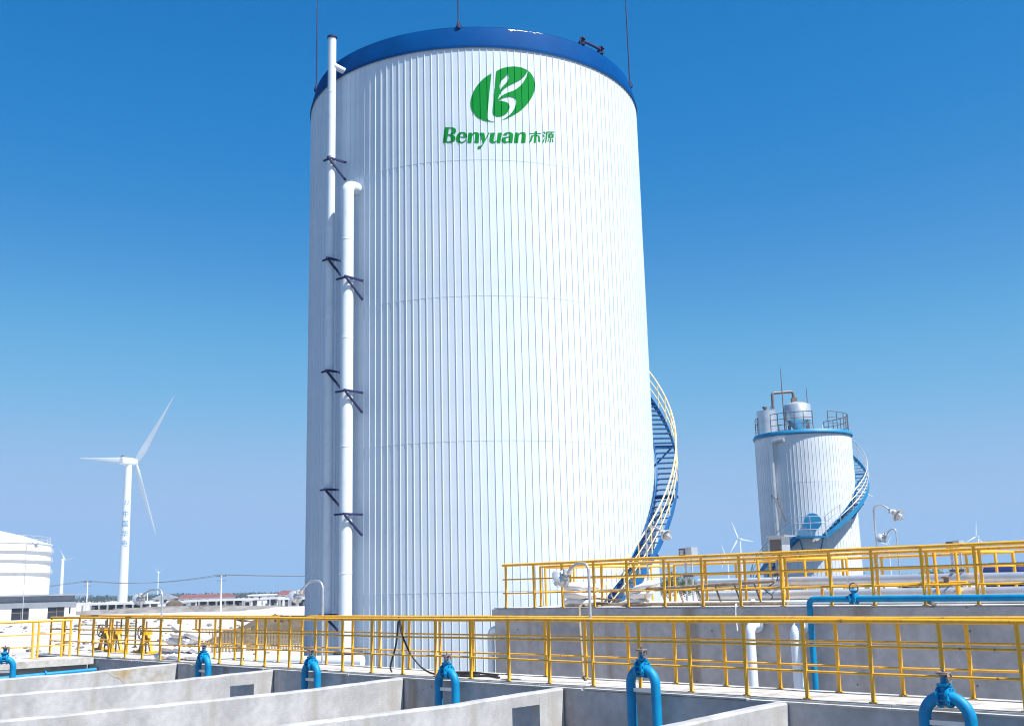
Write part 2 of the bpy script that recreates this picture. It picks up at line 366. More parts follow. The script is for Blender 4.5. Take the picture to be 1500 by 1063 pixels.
# lightning rods and the bar on the rim
def rod(phi, label, h=7.0):
    p = pol(phi, 5.86, TOP + .7) + TC
    t = thing('lightning_rod', label, 'rod', p, 0, 'lightning rods on the big tank')
    MB().tube([(0, 0, 0), (0, 0, h*.45), (0, 0, h*.46), (0, 0, h)], [.024, .024, .015, .01], 8).build('mast', M['bracket'], t)
    b = MB(); b.lathe([(.09, -.04), (.09, .02), (.04, .04), (.035, .22), (.025, .24)], 12, capb=True)
    for k in range(3):
        a = k * 2.094; b.bar((.11*math.cos(a), .11*math.sin(a), 0), (.02*math.cos(a), .02*math.sin(a), .24), .02, .02)
    b.build('foot', M['bracket'], t)
rod(R(-4.5), 'thin lightning rod at the front middle of the big tank rim')
rod(R(-76), 'thin lightning rod at the left edge of the big tank rim')
rod(R(76), 'thin lightning rod at the right edge of the big tank rim')
t = thing('rim_bar', 'dark blue bar on two short brackets along the tank rim', 'bracket', TC)
for p in (R(39), R(48.5)):
    q = pol(p, 5.84, TOP + .74); MB().bar(q, q + Vector((0, 0, .26)), .12, .16).bar(q + pol(p, -.22, .03), q + pol(p, .1, .22), .1, .1).build('bracket', M['bracket'], t)
MB().tube([pol(R(39) + R(9.5) * k / 6, 5.84, TOP + .88) for k in range(7)], .045, 8).build('bar', M['bracket'], t)

# pipes up the tank wall
def wall_pipe(name, label, phi, rc, rad, brackets, path, parts):
    t = thing(name, label, 'pipe', TC + pol(phi, rc, 0))
    off = pol(phi, rc, 0); rdir = pol(phi, 1, 0); tdir = Vector((-rdir.y, rdir.x, 0))
    L = lambda r, tan, z: rdir * (r - rc) + tdir * tan + Vector((0, 0, z))
    MB().tube(fillet([L(*p) for p in path], rad * 1.35, 8), rad, 24).build('pipe_run', M['pipewhite'], t)
    for z in brackets:
        b = MB(); o = rad + .045
        b.bar(L(rc + rad + .14, o, z), L(6.0, o, z), .055, .06).bar(L(rc + rad + .08, o + .003, z - .04), L(6.01, o + .003, z - .62), .05, .055)
        b.bar(L(rc + rad + .03, -o, z), L(rc + rad + .03, o, z), .05, .05)
        b.build('bracket', M['bracket'], t)
    for z in parts: MB().lathe([(rad + .001, z - .03), (rad + .005, z - .02), (rad + .005, z + .02), (rad + .001, z + .03)], 24).build('joint_band', M['pipewhite'], t)
    return t, L
wall_pipe('wall_pipe', 'thick white pipe with elbow strapped up the tank wall', R(-39.6), 6.44, .20, (12.5, 8.9, 5.15, 1.1), [(6.44, 0, -.1), (6.44, 0, 15.62), (5.98, 0, 15.62)], (13.8, 10.6, 7.2, 3.4))
vt, VL = wall_pipe('vent_pipe', 'thin white vent pipe rising above the blue rim of the tank', R(-46.9), 6.46, .135, (16.7, 13.3, 9.65, 5.95, 2.2), [(6.46, 0, -.1), (6.46, 0, 21.05)], (19.1, 16.85, 11.5, 7.5))
MB().tube([VL(6.46, .05, 20.05), VL(5.9, .05, 19.98)], .11, 18).build('branch', M['pipewhite'], vt)
MB().lathe([(.13, 21.03), (.17, 21.05), (.17, 21.10), (.12, 21.12)], 20).build('cap_ring', M['bracket'], vt)

# ------------------------------------------------------------------ stairs that wind round a tank
def spiral(t, angf, r0, r1, z_of, phis, treadm, stm, railm, rise, rail_ph, wbr, post_every=3, posts_r=None, inner=True):
    P = lambda ph, r, z: Vector((r * math.cos(angf(ph)), r * math.sin(angf(ph)), z))
    p0, p1 = phis; n = int((z_of(p1) - z_of(p0)) / rise)
    w = .23
    tm = MB().box(r0 + .02, r1 - .02, -w/2, w/2, -.035, 0).box(r0 + .02, r0 + .05, -w/2, w/2, -.06, -.036).mesh('tread', treadm, smooth=False)
    for k in range(n):
        ph = p0 + (p1 - p0) * (k + .5) / n; o = link('tread', tm, t, (0, 0, z_of(ph)), angf(ph))
    m = n * 1
    def ribbon(r, name, mm, th, lo, hi):
        mb = MB(); vs = []; fs = []
        for i in range(m + 1):
            ph = p0 + (p1 - p0) * i / m; z = z_of(ph)
            for rr in (r, r + th):
                for dz in (lo, hi): vs.append(P(ph, rr, z + dz))
        for i in range(m):
            a, b = i*4, i*4+4; fs += [(a, a+1, b+1, b), (a+2, b+2, b+3, a+3), (a+1, a+3, b+3, b+1), (a, b, b+2, a+2)]
        mb.add(vs, fs).build(name, mm, t, ang=50)
    ribbon(r1, 'outer_stringer', stm, .025, -.17, .12)
    if inner: ribbon(r0 - .02, 'inner_stringer', stm, .02, -.17, .1)
    q0, q1 = rail_ph; k = max(8, int((q1 - q0) / R(2)))
    for h, rr, nm in ((1.05, .026, 'handrail'), (.72, .016, 'mid_rail'), (.4, .016, 'mid_rail')):
        MB().tube([P(q0 + (q1 - q0) * i / k, r1 + .012, z_of(q0 + (q1 - q0) * i / k) + h) for i in range(k + 1)], rr, 8).build(nm, railm, t)
    pm_ = MB().tube([(0, 0, .1), (0, 0, 1.05)], .02, 8).mesh('post', railm)
    npost = max(2, int((z_of(q1) - z_of(q0)) / (rise * post_every)))
    for i in range(npost + 1):
        ph = q0 + (q1 - q0) * i / npost; link('post', pm_, t, P(ph, r1 + .012, z_of(ph)))
    nb = max(2, int((z_of(p1) - z_of(p0)) / 1.9))
    for i in range(1, nb):
        ph = p0 + (p1 - p0) * i / nb; z = z_of(ph) - .2
        MB().bar(P(ph, wbr, z), P(ph, r1 + .06, z), .07, .09).bar(P(ph, wbr, z - .75), P(ph, r1 - .05, z - .04), .06, .06).build('support_bracket', stm, t)
t = thing('spiral_stair', 'blue steel stair winding up the right side of the big tank', 'stair', TC)
ZS = lambda ph: 3.7 + .1017 * (math.degrees(ph) - 50)
spiral(t, ang, 6.12, 6.80, ZS, (R(14), R(205)), M['stair'], M['stair'], M['cream'], .2, (R(14), R(205)), 6.03)

# ------------------------------------------------------------------ small silo
SC = Vector((16.93, 64.0, 0)); SR = 2.74; SH = 11.05
sang = lambda ph: -math.pi/2 - math.atan2(16.93, 64.0) + ph
spol = lambda ph, r, z: Vector((r * math.cos(sang(ph)), r * math.sin(sang(ph)), z))
silo = thing('silo', 'small white silo with blue rim standing behind the yellow railings', 'silo', SC)
NS = 84; spm = panel_mesh('cladding_panel', M['panelsilo'], SR, 2*math.pi/NS, 0, SH, (4.4, 8.2), RIBP, .75)
for k in range(NS): link('cladding_panel', spm, silo, rotz=2*math.pi*k/NS)
MB().lathe([(SR + .05, SH - .12), (SR + .11, SH - .06), (SR + .11, SH + .02), (SR + .02, SH + .14), (SR - .3, SH + .17)], 72).build('rim_band', M['siloblue'], silo)
MB().lathe([(SR - .28, SH + .16), (.02, SH + .22)], 48).build('roof', M['siloblue'], silo)
q = spol(R(4), SR, 6.0); mh = MB(); X = Matrix.Translation(q) @ Matrix.Rotation(sang(R(4)), 4, 'Z') @ Matrix.Rotation(R(90), 4, 'Y')
mh.lathe([(.40, -.05), (.40, .16), (.47, .16), (.47, .22), (.02, .24)], 28, M=X); mh.build('manhole_cover', M['siloblue'], silo)
q = spol(R(-38), SR + .02, 7.6); MB().bar(q, q + spol(R(-38), .25, 0) + Vector((0, 0, -.1)), .16, .22).build('sample_port', M['steel'], silo)
st = thing('silo_stair', 'light blue stair with landing curling round the small silo', 'stair', SC)
ZL = 5.2
def ZQ(ph):
    d = math.degrees(ph)
    if d < -12: return ZL + .0427 * (d + 12)
    if d > 14: return ZL + .0427 * (d - 14)
    return ZL
spiral(st, sang, SR + .08, SR + .75, ZQ, (R(14), R(148)), M['siloblue'], M['siloblue'], M['galv'], .2, (R(14), R(148)), SR + .02)
spiral(st, sang, SR + .08, SR + .75, ZQ, (R(-128), R(-12)), M['siloblue'], M['siloblue'], M['galv'], .2, (R(-128), R(-12)), SR + .02)
mb = MB(); vs = []; fs = []
for i in range(9):
    ph = R(-12) + R(26) * i / 8
    for r_ in (SR + .08, SR + .95):
        for z_ in (ZL - .1, ZL): vs.append(spol(ph, r_, z_))
for i in range(8):
    a, b = i*4, i*4+4; fs += [(a, b, b+1, a+1), (a+2, a+3, b+3, b+2), (a+1, b+1, b+3, a+3), (a, a+2, b+2, b)]
fs += [(0, 1, 3, 2), (32, 34, 35, 33)]
mb.add(vs, fs).build('landing', M['siloblue'], st, ang=50)
for ph in (R(-9), R(11)): MB().bar(spol(ph, SR, ZL - .75), spol(ph, SR + .85, ZL - .1), .06, .06).build('support_bracket', M['siloblue'], st)
lr = MB()
for h in (.35, .7, 1.05): lr.tube([spol(R(-12), SR + .93, ZL + h)] + [spol(R(-12) + R(26)*i/6, SR + .93, ZL + h) for i in range(1, 7)], .02, 8)
for ph in (-12, 1, 14): lr.tube([spol(R(ph), SR + .93, ZL), spol(R(ph), SR + .93, ZL + 1.05)], .02, 8)
lr.build('landing_rail', M['galv'], st)
sp = thing('silo_pipe', 'grey downpipe with elbow on the left side of the small silo', 'pipe', SC)
MB().tube(fillet([spol(R(-36), SR + .24, 0), spol(R(-36), SR + .24, SH - .45), spol(R(-20), SR + .22, SH - .4)], .25, 6), .12, 14).build('pipe_run', M['alu'], sp)
for z in (7.4, 3.2): MB().bar(spol(R(-36), SR, z), spol(R(-34), SR + .42, z), .05, .05).bar(spol(R(-27), SR + .02, z - 1.3), spol(R(-33), SR + .3, z), .04, .04).build('bracket', M['steel'], sp)
# vessels on the silo roof
def silo_xy(px_off, depth): # offset right / away from the silo axis
    c = math.atan2(16.93, 64.0); return Vector((px_off * math.cos(c) + depth * math.sin(c), -px_off * math.sin(c) + depth * math.cos(c), 0))
ZT = SH + .16
v = thing('roof_vessel', 'plain metal cylinder vessel at the left on the silo roof', 'vessel', SC + silo_xy(-1.95, -.6) + Vector((0, 0, ZT)))
MB().lathe([(.56, 0), (.56, 1.42), (.02, 1.5)], 36, capb=True).build('shell', M['alu'], v); MB().lathe([(.1, 1.49), (.1, 1.6), (.16, 1.6), (.16, 1.66), (.01, 1.67)], 14, c=(-.1, -.2)).build('vent_cap', M['steel'], v)
MB().lathe([(.13, 1.44), (.13, 1.72), (.09, 1.74)], 14, c=(.38, .1)).build('nozzle', M['alu'], v)
v = thing('roof_hopper', 'metal vessel with domed top and tapered bottom on legs atop the silo', 'vessel', SC + silo_xy(-.18, .1) + Vector((0, 0, ZT)))
MB().lathe([(.2, .15), (.24, .32), (.79, .85), (.79, 1.75), (.76, 1.79), (.4, 1.93), (.05, 2.0)], 40, capb=True).build('shell', M['alu'], v)
MB().box(-.28, .02, -.15, .15, 1.9, 2.22).build('outlet_box', M['steel'], v)
for k in range(4):
    a = .6 + k * math.pi/2; MB().bar((.72*math.cos(a), .72*math.sin(a), -.02), (.72*math.cos(a), .72*math.sin(a), .95), .08, .08).build('leg', M['steel'], v)
v = thing('roof_duct', 'inverted U pipe linking the two vessels on the silo', 'pipe', SC + Vector((0, 0, ZT)))
q0 = silo_xy(-1.53, -.53); q1 = silo_xy(-.33, .1)
MB().tube(fillet([q0 + Vector((0, 0, 1.6)), q0 + Vector((0, 0, 2.5)), q1 + Vector((0, 0, 2.62)), q1 + Vector((0, 0, 2.15))], .16, 6), .085, 12).build('pipe_run', M['steel'], v)
for px_, dep, h, lb in ((-.95, -.3, 4.0, 'taller thin lightning rod on the silo roof'), (.45, .6, 2.9, 'shorter thin lightning rod on the silo roof')):
    v = thing('lightning_rod', lb, 'rod', SC + silo_xy(px_, dep) + Vector((0, 0, ZT)))
    MB().tube([(0, 0, 0), (0, 0, h*.7), (0, 0, h)], [.035, .03, .015], 8).build('mast', M['steel'], v)
    MB().lathe([(.12, -.02), (.12, .03), (.04, .05)], 10).build('foot', M['steel'], v)
rl = thing('silo_railing', 'grey guard railing around the roof edge of the small silo', 'railing', SC + Vector((0, 0, ZT)))
def arc_rail(p0, p1, r, n):
    for h, rr, nm in ((1.0, .022, 'top_rail'), (.66, .016, 'mid_rail'), (.33, .016, 'mid_rail')):
        MB().tube([spol(p0 + (p1 - p0)*i/14, r, h) for i in range(15)], rr, 6).build(nm, M['steel'], rl)
    for i in range(n): MB().tube([spol(p0 + (p1 - p0)*i/(n-1), r, -.02), spol(p0 + (p1 - p0)*i/(n-1), r, 1.0)], .024, 6).build('post', M['steel'], rl)
arc_rail(R(-40), R(14), SR - .1, 6); arc_rail(R(34), R(150), SR - .1, 9); arc_rail(R(170), R(290), SR - .1, 7)

# ------------------------------------------------------------------ concrete basins and walkway
Z0 = 1.2
def ob(name, label, cat, boxes, m, group=None, origin=(0, 0, 0), jag=True):
    """things made of plant-frame boxes (a0,a1,b0,b1,z0,z1)"""
    o0 = at(*origin); t = MB()
    for (a0, a1, b0, b1, z0, z1) in boxes: t.box(-a1 + origin[0], -a0 + origin[0], b0 - origin[1], b1 - origin[1], z0 - origin[2], z1 - origin[2])
    me = t.mesh(name, m, smooth=False)
    o = link(name, me, None, o0, ROT); tag(o, label, cat, group); return o
def rough_wall(name, label, a, m, hole=None, top=1.11, b0=1.9, thick=.2):
    """partition wall, face towards -a; cast-concrete top edge kept uneven; raised haunch at the walkway end"""
    th = thing(name, label, 'wall', at(a, 14.4, 0), ROT, 'basin partition walls')
    rnd = random.Random(int(a * 100)); bs = [b0]
    while bs[-1] < 14.0: bs.append(bs[-1] + rnd.uniform(.18, .32))
    bs[-1] = 14.4
    def run(bl, lo):
        mb = MB(); vs = []; fs = []
        for b in bl:
            k = max(0, min(1, (b - 11.8) / 2.4)); z = top + (Z0 - .03 - top) * k + rnd.uniform(-.007, .005); f = rnd.uniform(0, .006)
            y = b - 14.4
            vs += [(f, y, lo), (f, y, z - .03), (-.02, y, z), (-thick + .02, y, z), (-thick, y, z - .03), (-thick, y, lo)]
        n = 6
        for i in range(len(bl) - 1):
            for k in range(n): fs.append((i*n+k, i*n+(k+1)%n, (i+1)*n+(k+1)%n, (i+1)*n+k))
        fs += [tuple(range(n)), tuple(range((len(bl)-1)*n, len(bl)*n))[::-1]]
        return mb.add(vs, fs)
    if hole:
        h0, h1, hz = hole
        A = [b for b in bs if b < h0 - .05] + [h0]; C = [h1] + [b for b in bs if b > h1 + .05]
        mb = run(A, -.1); mb2 = run([h0, (h0 + h1) / 2, h1], hz); mb3 = run(C, -.1); mb.add(mb2.v, mb2.f); mb.add(mb3.v, mb3.f)
    else: mb = run(bs, -.1)
    mb.build('wall_body', m, th, ang=30)
    return th
rough_wall('basin_wall', 'concrete partition wall running in beside the rightmost blue bend', 8.95, M['conc'])
rough_wall('basin_wall', 'concrete partition wall with square hole left of the tallest blue bend', 13.35, M['conc'], (13.15, 13.8, .95))
rough_wall('basin_wall', 'concrete partition wall in the middle of the basins without any hole', 17.7, M['conc'])
rough_wall('basin_wall', 'concrete partition wall with dark slot near its walkway end', 22.4, M['conc'], (13.3, 13.9, .89))
rough_wall('basin_wall', 'farthest concrete partition wall with a yellow stain near the walkway', 26.9, M['conc'])
rough_wall('basin_wall', 'concrete partition wall nearest the camera, at the right beyond the frame', 4.4, M['conc'])
st_ = MB(); rnd = random.Random(4)   # the yellow run on the farthest wall, a thin scale of deposit on its face
n = 12; top = []; bot = []
for i in range(n):
    b = 12.55 + 1.7 * i / (n - 1); top.append((-26.893, b, 1.09 + .06 * i / n)); bot.append((-26.893, b, top[-1][2] - .02 - .6 * min(1, i / 4) * (.55 + .45 * abs(math.sin(i * 1.7))) * rnd.uniform(.75, 1)))
st_.add(top + bot, [(i, n + i, n + i + 1, i + 1) for i in range(n - 1)])
wall_far = [o for o in bpy.data.objects if o.get('label', '').startswith('farthest concrete partition')][0]
so = st_.build('mineral_stain', M['stain'], None); so.parent = wall_far; so.location = (26.9, -14.4, 0)
# end slab, near slab and the long wall under the walkway
ob('end_walkway', 'pale concrete end slab of the far basin at the left', 'slab', [(31.7, 33.6, 1.9, 14.36, 1.02, 1.2)], M['deck'], origin=(32, 8, 1.02))
ob('basin_wall', 'end wall of the far basin in shadow under the left slab', 'wall', [(32.1, 32.4, 1.9, 14.38, -.1, 1.015)], M['conc'], 'basin partition walls', (32.1, 8, 0))
ob('basin_wall', 'long shaded concrete wall under the front edge of the walkway', 'wall', [(2.5, 36, 14.43, 14.495, -.1, 1.148), (2.5, 36, 14.498, 14.76, -.1, 1.08)], M['concdark'], 'basin partition walls', (15, 14.46, 0))
ob('basin_wall', 'back foundation wall under the far edge of the walkway', 'wall', [(2.5, 36, 15.6, 15.85, -.1, 1.08)], M['concdark'], 'basin partition walls', (15, 15.6, 0))
struct(MB().box(-36, -2.5, -4, 1.88, .9, 1.2).build('near_platform', M['platform'], None, smooth=False)); o = bpy.data.objects['near_platform']; o.rotation_euler = (0, 0, ROT)
o = struct(MB().box(-32.0, -2.5, 1.9, 14.425, .02, .3).build('basin_floor', M['platform'], None, smooth=False)); o.rotation_euler = (0, 0, ROT)
o = struct(MB().box(-30, -1.5, 15.9, 19.55, -.05, .05).build('bounce_strip', M['deck'], None, smooth=False)); o.rotation_euler = (0, 0, ROT)  # pale strip added out of sight to bounce sunlight onto the block face
wk = thing('walkway', 'long pale concrete walkway between the two front railings', 'walkway', at(15, 15.2, Z0), ROT)
x = -21.0; rnd = random.Random(8); sm_ = [MB().box(0, L_, -.70, .74, -.10, 0).mesh('deck_slab', M['deck'], smooth=False) for L_ in (2.18, 2.185)]
k = 0
while x < 12.4:
    o = link('deck_slab', sm_[k % 2], wk, (x, 0, rnd.uniform(-.006, .006))); x += 2.2; k += 1
cm = [MB().box(0, L_, -.80, -.703, -.05, -.022).mesh('coping', M['deck'], smooth=False) for L_ in (3.26,)]
x = -21.0
while x < 11: link('coping', cm[0], wk, (x, 0, rnd.uniform(-.008, .008))); x += 3.3

# ------------------------------------------------------------------ railings
def post_mesh(h, r=.031):
    return MB().tube([(0, 0, 0), (0, 0, h)], r, 12).lathe([(.065, 0), (.065, .012), (.035, .014)], 12).mesh('post', M['yellow'])
PMS = {}
def railing(name, label, A, B, z, n, h=1.1, mids=(.39, .75), r=.035, group='yellow railings', offs=0, posts=None, pr=.031):
    p0, p1 = at(*A, z), at(*B, z); d = p1 - p0; L_ = d.length
    t = thing(name, label, 'railing', p0, math.atan2(d.y, d.x), group)
    rnd = random.Random(int(L_ * 100 + z * 10))
    def rail(zz, rr, nm):
        k = max(2, int(L_ / 2.1)); pts = [(L_ * i / k, rnd.uniform(-.006, .006), zz + rnd.uniform(-.008, .008)) for i in range(k + 1)]
        MB().tube(pts, rr, 12).build(nm, M['yellow'], t)
    rail(h, r, 'top_rail')
    for m_ in mids: rail(m_, .018, 'mid_rail')
    if (h, pr) not in PMS: PMS[(h, pr)] = post_mesh(h, pr)
    for x_ in (posts if posts is not None else [L_ * i / (n - 1) for i in range(n)]):
        o = link('post', PMS[(h, pr)], t, (x_, 0, 0)); o.rotation_euler = (rnd.uniform(-.008, .008), rnd.uniform(-.012, .012), 0)
    return t
near = [6.72 + 1.03 * i for i in range(-3, 29)]
railing('railing', 'yellow railing along the basin side of the walkway, nearest the camera', (35.6, 14.68), (3.6, 14.68), Z0, 0, 1.1, posts=[35.6 - a for a in near])
railing('railing', 'yellow railing along the tank side of the walkway, just behind the front one', (34.6, 15.78), (3.6, 15.78), Z0, 0, 1.1, posts=[34.6 - (6.82 + 1.03 * i) for i in range(-2, 27)])
railing('railing', 'yellow railing at the far left crossing towards the white building', (33.1, 14.3), (33.1, 4.3), Z0, 0, 1.05, mids=(.33, .68), posts=[.05, .3, 1.0, 1.15, 2.6, 2.85, 4.4, 6, 7.6, 9.9])
railing('railing', 'short yellow railing farthest left behind the gate hoists', (43.3, 19.0), (38.6, 19.0), 1.1, 5, 1.1)
# concrete tank block on the right
BZ = 2.35
ob('concrete_block_tank', 'long raised concrete tank with shaded face behind the right walkway', 'concrete tank', [(1.5, 20.5, 19.66, 27.5, -.1, 2.08), (1.5, 20.54, 19.6, 27.56, 2.085, BZ)], M['concdark'], origin=(12, 19.6, 0))
ob('block_deck', 'bright concrete top surface of the raised tank', 'slab', [(1.5, 20.50, 19.64, 27.5, BZ + .004, BZ + .03)], M['deck'], origin=(12, 22, BZ))
BT = BZ + .03
up = [20.2, 19.2, 18.26, 17.25, 16.24, 15.2, 14.18, 13.22, 12.22, 11.14, 10.25, 9.25, 8.28, 7.3, 6.3, 5.3]
railing('railing', 'yellow railing on the front edge of the raised concrete tank', (20.3, 19.78), (4.5, 19.78), BT, 0, 1.06, (.36, .7), .036, posts=[20.3 - a for a in up])
railing('railing', 'second yellow railing on the raised tank, behind its front railing', (20.1, 20.95), (4.5, 20.95), BT, 16, 1.0, (.36, .7), .033)
railing('railing', 'yellow railing on the left end of the raised tank by the stair foot', (20.25, 21.3), (20.25, 26.9), BT, 6, 1.0, (.36, .7), .033)
railing('railing', 'rear yellow railing on the raised tank beyond the white pipes', (19.0, 25.2), (4.5, 25.2), BT, 15, 1.0, (.36, .7), .033)
railing('railing', 'short yellow railing across the raised tank beside the sheet metal hood', (13.6, 21.1), (13.6, 25.0), BT, 5, 1.0, (.36, .7), .033)
railing('railing', 'short yellow railing across the raised tank near its right end', (9.6, 21.1), (9.6, 25.0), BT, 5, 1.0, (.36, .7), .033)

# ------------------------------------------------------------------ blue bends with valves over the basin wall
def bend(a, b, ztop, label, half=.25, seat=.1, axis=0):
    t = thing('blue_pipe_bend', label, 'pipe bend', at(a, b, 0), ROT + axis, 'blue bends along the basins')
    r = .078
    rad = half * .92
    path = fillet([(-half, 0, .1), (-half, 0, ztop), (half, 0, ztop), (half, 0, .1)], rad, 9)
    MB().tube(path, r, 18).build('pipe_run', M['pipeblue'], t)
    v = thing_part = MB()
    X = Matrix.Translation((0, 0, ztop)) @ Matrix.Rotation(R(90), 4, 'Y')
    f = MB()
    for x0 in (-.085, .045): f.lathe([(r, x0), (.132, x0 + .001), (.132, x0 + .038), (r, x0 + .039)], 22, M=X)
    vb = f.build('valve_flange', M['pipeblue'], t)
    bl = MB()
    for k in range(8):
        an = k * math.pi/4 + .3; y, z = .108*math.cos(an), .108*math.sin(an)
        bl.tube([(-.1, y, ztop + z), (.1, y, ztop + z)], .012, 6)
    bl.build('bolt_ring', M['pipeblue'], t)
    MB().lathe([(.075, ztop + .02), (.07, ztop + .12), (.1, ztop + .14), (.1, ztop + .165), (.045, ztop + .175), (.04, ztop + .27)], 16).build('valve_bonnet', M['pipeblue'], t)
    h = MB(); zz = ztop + .3
    h.tube([(.085*math.cos(i*math.pi/8), .085*math.sin(i*math.pi/8), zz) for i in range(16)], .014, 8, closed=True)
    for k in range(3):
        an = k*2.094; h.bar((0, 0, zz), (.08*math.cos(an), .08*math.sin(an), zz), .014, .02)
    h.tube([(0, 0, ztop + .22), (0, 0, zz + .05)], .016, 8); h.lathe([(.05, zz - .05), (.06, zz - .02), (.03, zz)], 12)
    h.build('handwheel', M['steel'], t)
    w = MB(); c = Vector((.1, -.05, zz - .06))
    w.tube([c + Vector((.0, .06*math.cos(i*math.pi/8), .06*math.sin(i*math.pi/8))) for i in range(16)], .011, 6, closed=True)
    w.bar((.0, 0, zz - .06), c, .018, .018); w.bar(c + Vector((0, -.05, 0)), c + Vector((0, .05, 0)), .012, .012)
    w.build('gear_wheel', M['steel'], t)
    MB().box(-half + .06, half - .06, -.03, .03, ztop - .35, ztop - .29).build('spreader_bar', M['galv'], t)
bend(6.5, 14.2, 1.38, 'blue pipe bend with valve nearest the right edge, over the walkway wall', .30)
bend(11.43, 14.2, 1.56, 'tallest blue pipe bend with valve, right of the square hole', .25)
bend(16.15, 14.2, 1.36, 'blue pipe bend with valve in front of the tank foot', .24)
bend(20.6, 14.2, 1.36, 'blue pipe bend with valve below the white wall pipe', .24)
bend(25.2, 14.2, 1.38, 'blue pipe bend with valve beside the white sacks', .24)
bend(30.6, 11.45, 1.36, 'blue pipe bend with valve at the far left end of the basins', .22, axis=R(60))
t = thing('basin_pipe', 'straight light blue pipe lying across the far left basin', 'pipe', at(31.5, 11.6, .8), ROT)
MB().tube([(0, 0, 0), (0, 2.75, .06)], .065, 12).build('pipe_run', M['pipeblue'], t); MB().lathe([(.11, -.02), (.11, .02)], 14, M=Matrix.Translation((0, 1.3, .03)) @ Matrix.Rotation(R(90), 4, 'X'), capb=True, capt=True).build('flange', M['pipeblue'], t)

# ------------------------------------------------------------------ pipes on and beside the raised tank
t = thing('insulated_pipe', 'upper long white insulated pipe across the raised tank', 'pipe', at(16.2, 22.5, 0), ROT)
MB().tube([(0, 0, 2.86), (4, 0, 2.845), (12, 0, 2.80)], .115, 20).build('pipe_run', M['alu'], t)
for x_ in (.6, 4, 8, 11.5): MB().box(x_ - .04, x_ + .04, -.1, .1, BT - .01, 2.75).build('saddle', M['galv'], t)
for x_ in (2, 4, 6, 8, 10): MB().lathe([(.118, -.03), (.122, -.02), (.122, .02), (.118, .03)], 20, M=Matrix.Translation((x_, 0, 2.852 - .005 * x_)) @ Matrix.Rotation(R(90), 4, 'Y')).build('joint_band', M['galv'], t)
t = thing('insulated_pipe', 'lower thick grey insulated pipe below the white one on the raised tank', 'pipe', at(16.0, 22.2, 0), ROT)
MB().tube([(0, 0, 2.555), (12, 0, 2.535)], .125, 20).build('pipe_run', M['alu'], t)
for x_ in (1, 5, 9): MB().box(x_ - .04, x_ + .04, -.12, .12, BT - .01, 2.43).build('saddle', M['galv'], t)
t = thing('insulated_pipe', 'thin white pipe lying on the deck of the raised tank', 'pipe', at(15.9, 20.6, 0), ROT)
MB().tube([(0, 0, 2.43), (2.4, .05, 2.43), (11, .02, 2.425)], .05, 12).build('pipe_run', M['pipewhite'], t)
MB().lathe([(.085, -.02), (.085, .02)], 14, M=Matrix.Translation((2.4, .05, 2.43)) @ Matrix.Rotation(R(90), 4, 'Y'), capb=True, capt=True).build('flange', M['pipewhite'], t)
t = thing('gas_pipe', 'thin yellow pipe with small valve on the raised tank', 'pipe', at(12.5, 21.3, 0), ROT)
MB().tube([(0, 0, 2.735), (3.4, 0, 2.77)], .028, 10).build('pipe_run', M['yellow'], t)
for x_ in (.3, 3.2): MB().box(x_ - .02, x_ + .02, -.03, .03, BT - .01, 2.72).build('stand', M['yellow'], t)
MB().lathe([(.05, 2.77), (.05, 2.85), (.1, 2.86), (.1, 2.88), (.03, 2.9)], 12, c=(3.0, 0)).build('valve', M['steel'], t)
t = thing('water_pipe', 'bright blue pipe with valve running along the front of the raised tank', 'pipe', at(11.42, 19.42, 0), ROT)
MB().tube(fillet([(0, 0, -.05), (0, 0, 2.52), (7.5, 0, 2.50)], .11, 8), .058, 16).build('pipe_run', M['pipeblue'], t)
f = MB(); X = Matrix.Translation((.95, 0, 2.515)) @ Matrix.Rotation(R(90), 4, 'Y')
for x0 in (-.07, .04): f.lathe([(.058, x0), (.1, x0 + .001), (.1, x0 + .028), (.058, x0 + .029)], 18, M=X)
f.build('valve_flange', M['pipeblue'], t); MB().lathe([(.05, 2.53), (.04, 2.66), (.07, 2.67), (.03, 2.7)], 12, c=(.95, 0)).build('valve_bonnet', M['pipeblue'], t)
h = MB(); h.tube([(.95 + .09*math.cos(i*math.pi/8), .02, 2.72 + .09*math.sin(i*math.pi/8)) for i in range(16)], .013, 6, closed=True).bar((.87, .02, 2.72), (1.03, .02, 2.72), .015, .015).tube([(.95, 0, 2.66), (.95, 0, 2.74)], .014, 6); h.build('handwheel', M['steel'], t)
for x_ in (2.4, 5.4): MB().bar((x_, .24, 2.40), (x_, -.02, 2.44), .05, .05).build('wall_bracket', M['steel'], t)
for a_, lb, zt in ((12.75, 'left of two white downpipes with elbows against the raised tank face', 2.02), (11.72, 'right of two white downpipes, beside the blue pipe on the tank face', 2.0)):
    t = thing('downpipe', lb, 'pipe', at(a_, 19.32, 0), ROT)
    MB().tube(fillet([(0, 0, -.05), (0, 0, zt), (0, .45, zt)], .17, 8), .10, 18).build('pipe_run', M['pipewhite'], t)
    MB().lathe([(.155, -.02), (.155, .02)], 20, M=Matrix.Translation((0, .26, zt)) @ Matrix.Rotation(R(90), 4, 'X'), capb=True, capt=True).build('flange', M['pipewhite'], t)
t = thing('downpipe', 'short white pipe on the left end of the raised tank', 'pipe', at(20.75, 19.75, 0), ROT)
MB().tube(fillet([(0, 0, -.05), (0, 0, 1.85), (.5, .1, 1.85)], .15, 6), .09, 16).build('pipe_run', M['pipewhite'], t)
t = thing('ground_pipe', 'fat white pipe lying on blocks between walkway and big tank', 'pipe', at(29.7, 18.2, 0), ROT)
MB().tube([(0, 0, .88), (3.6, .25, .98), (4.6, .8, .98)], .17, 20).build('pipe_run', M['pipewhite'], t)
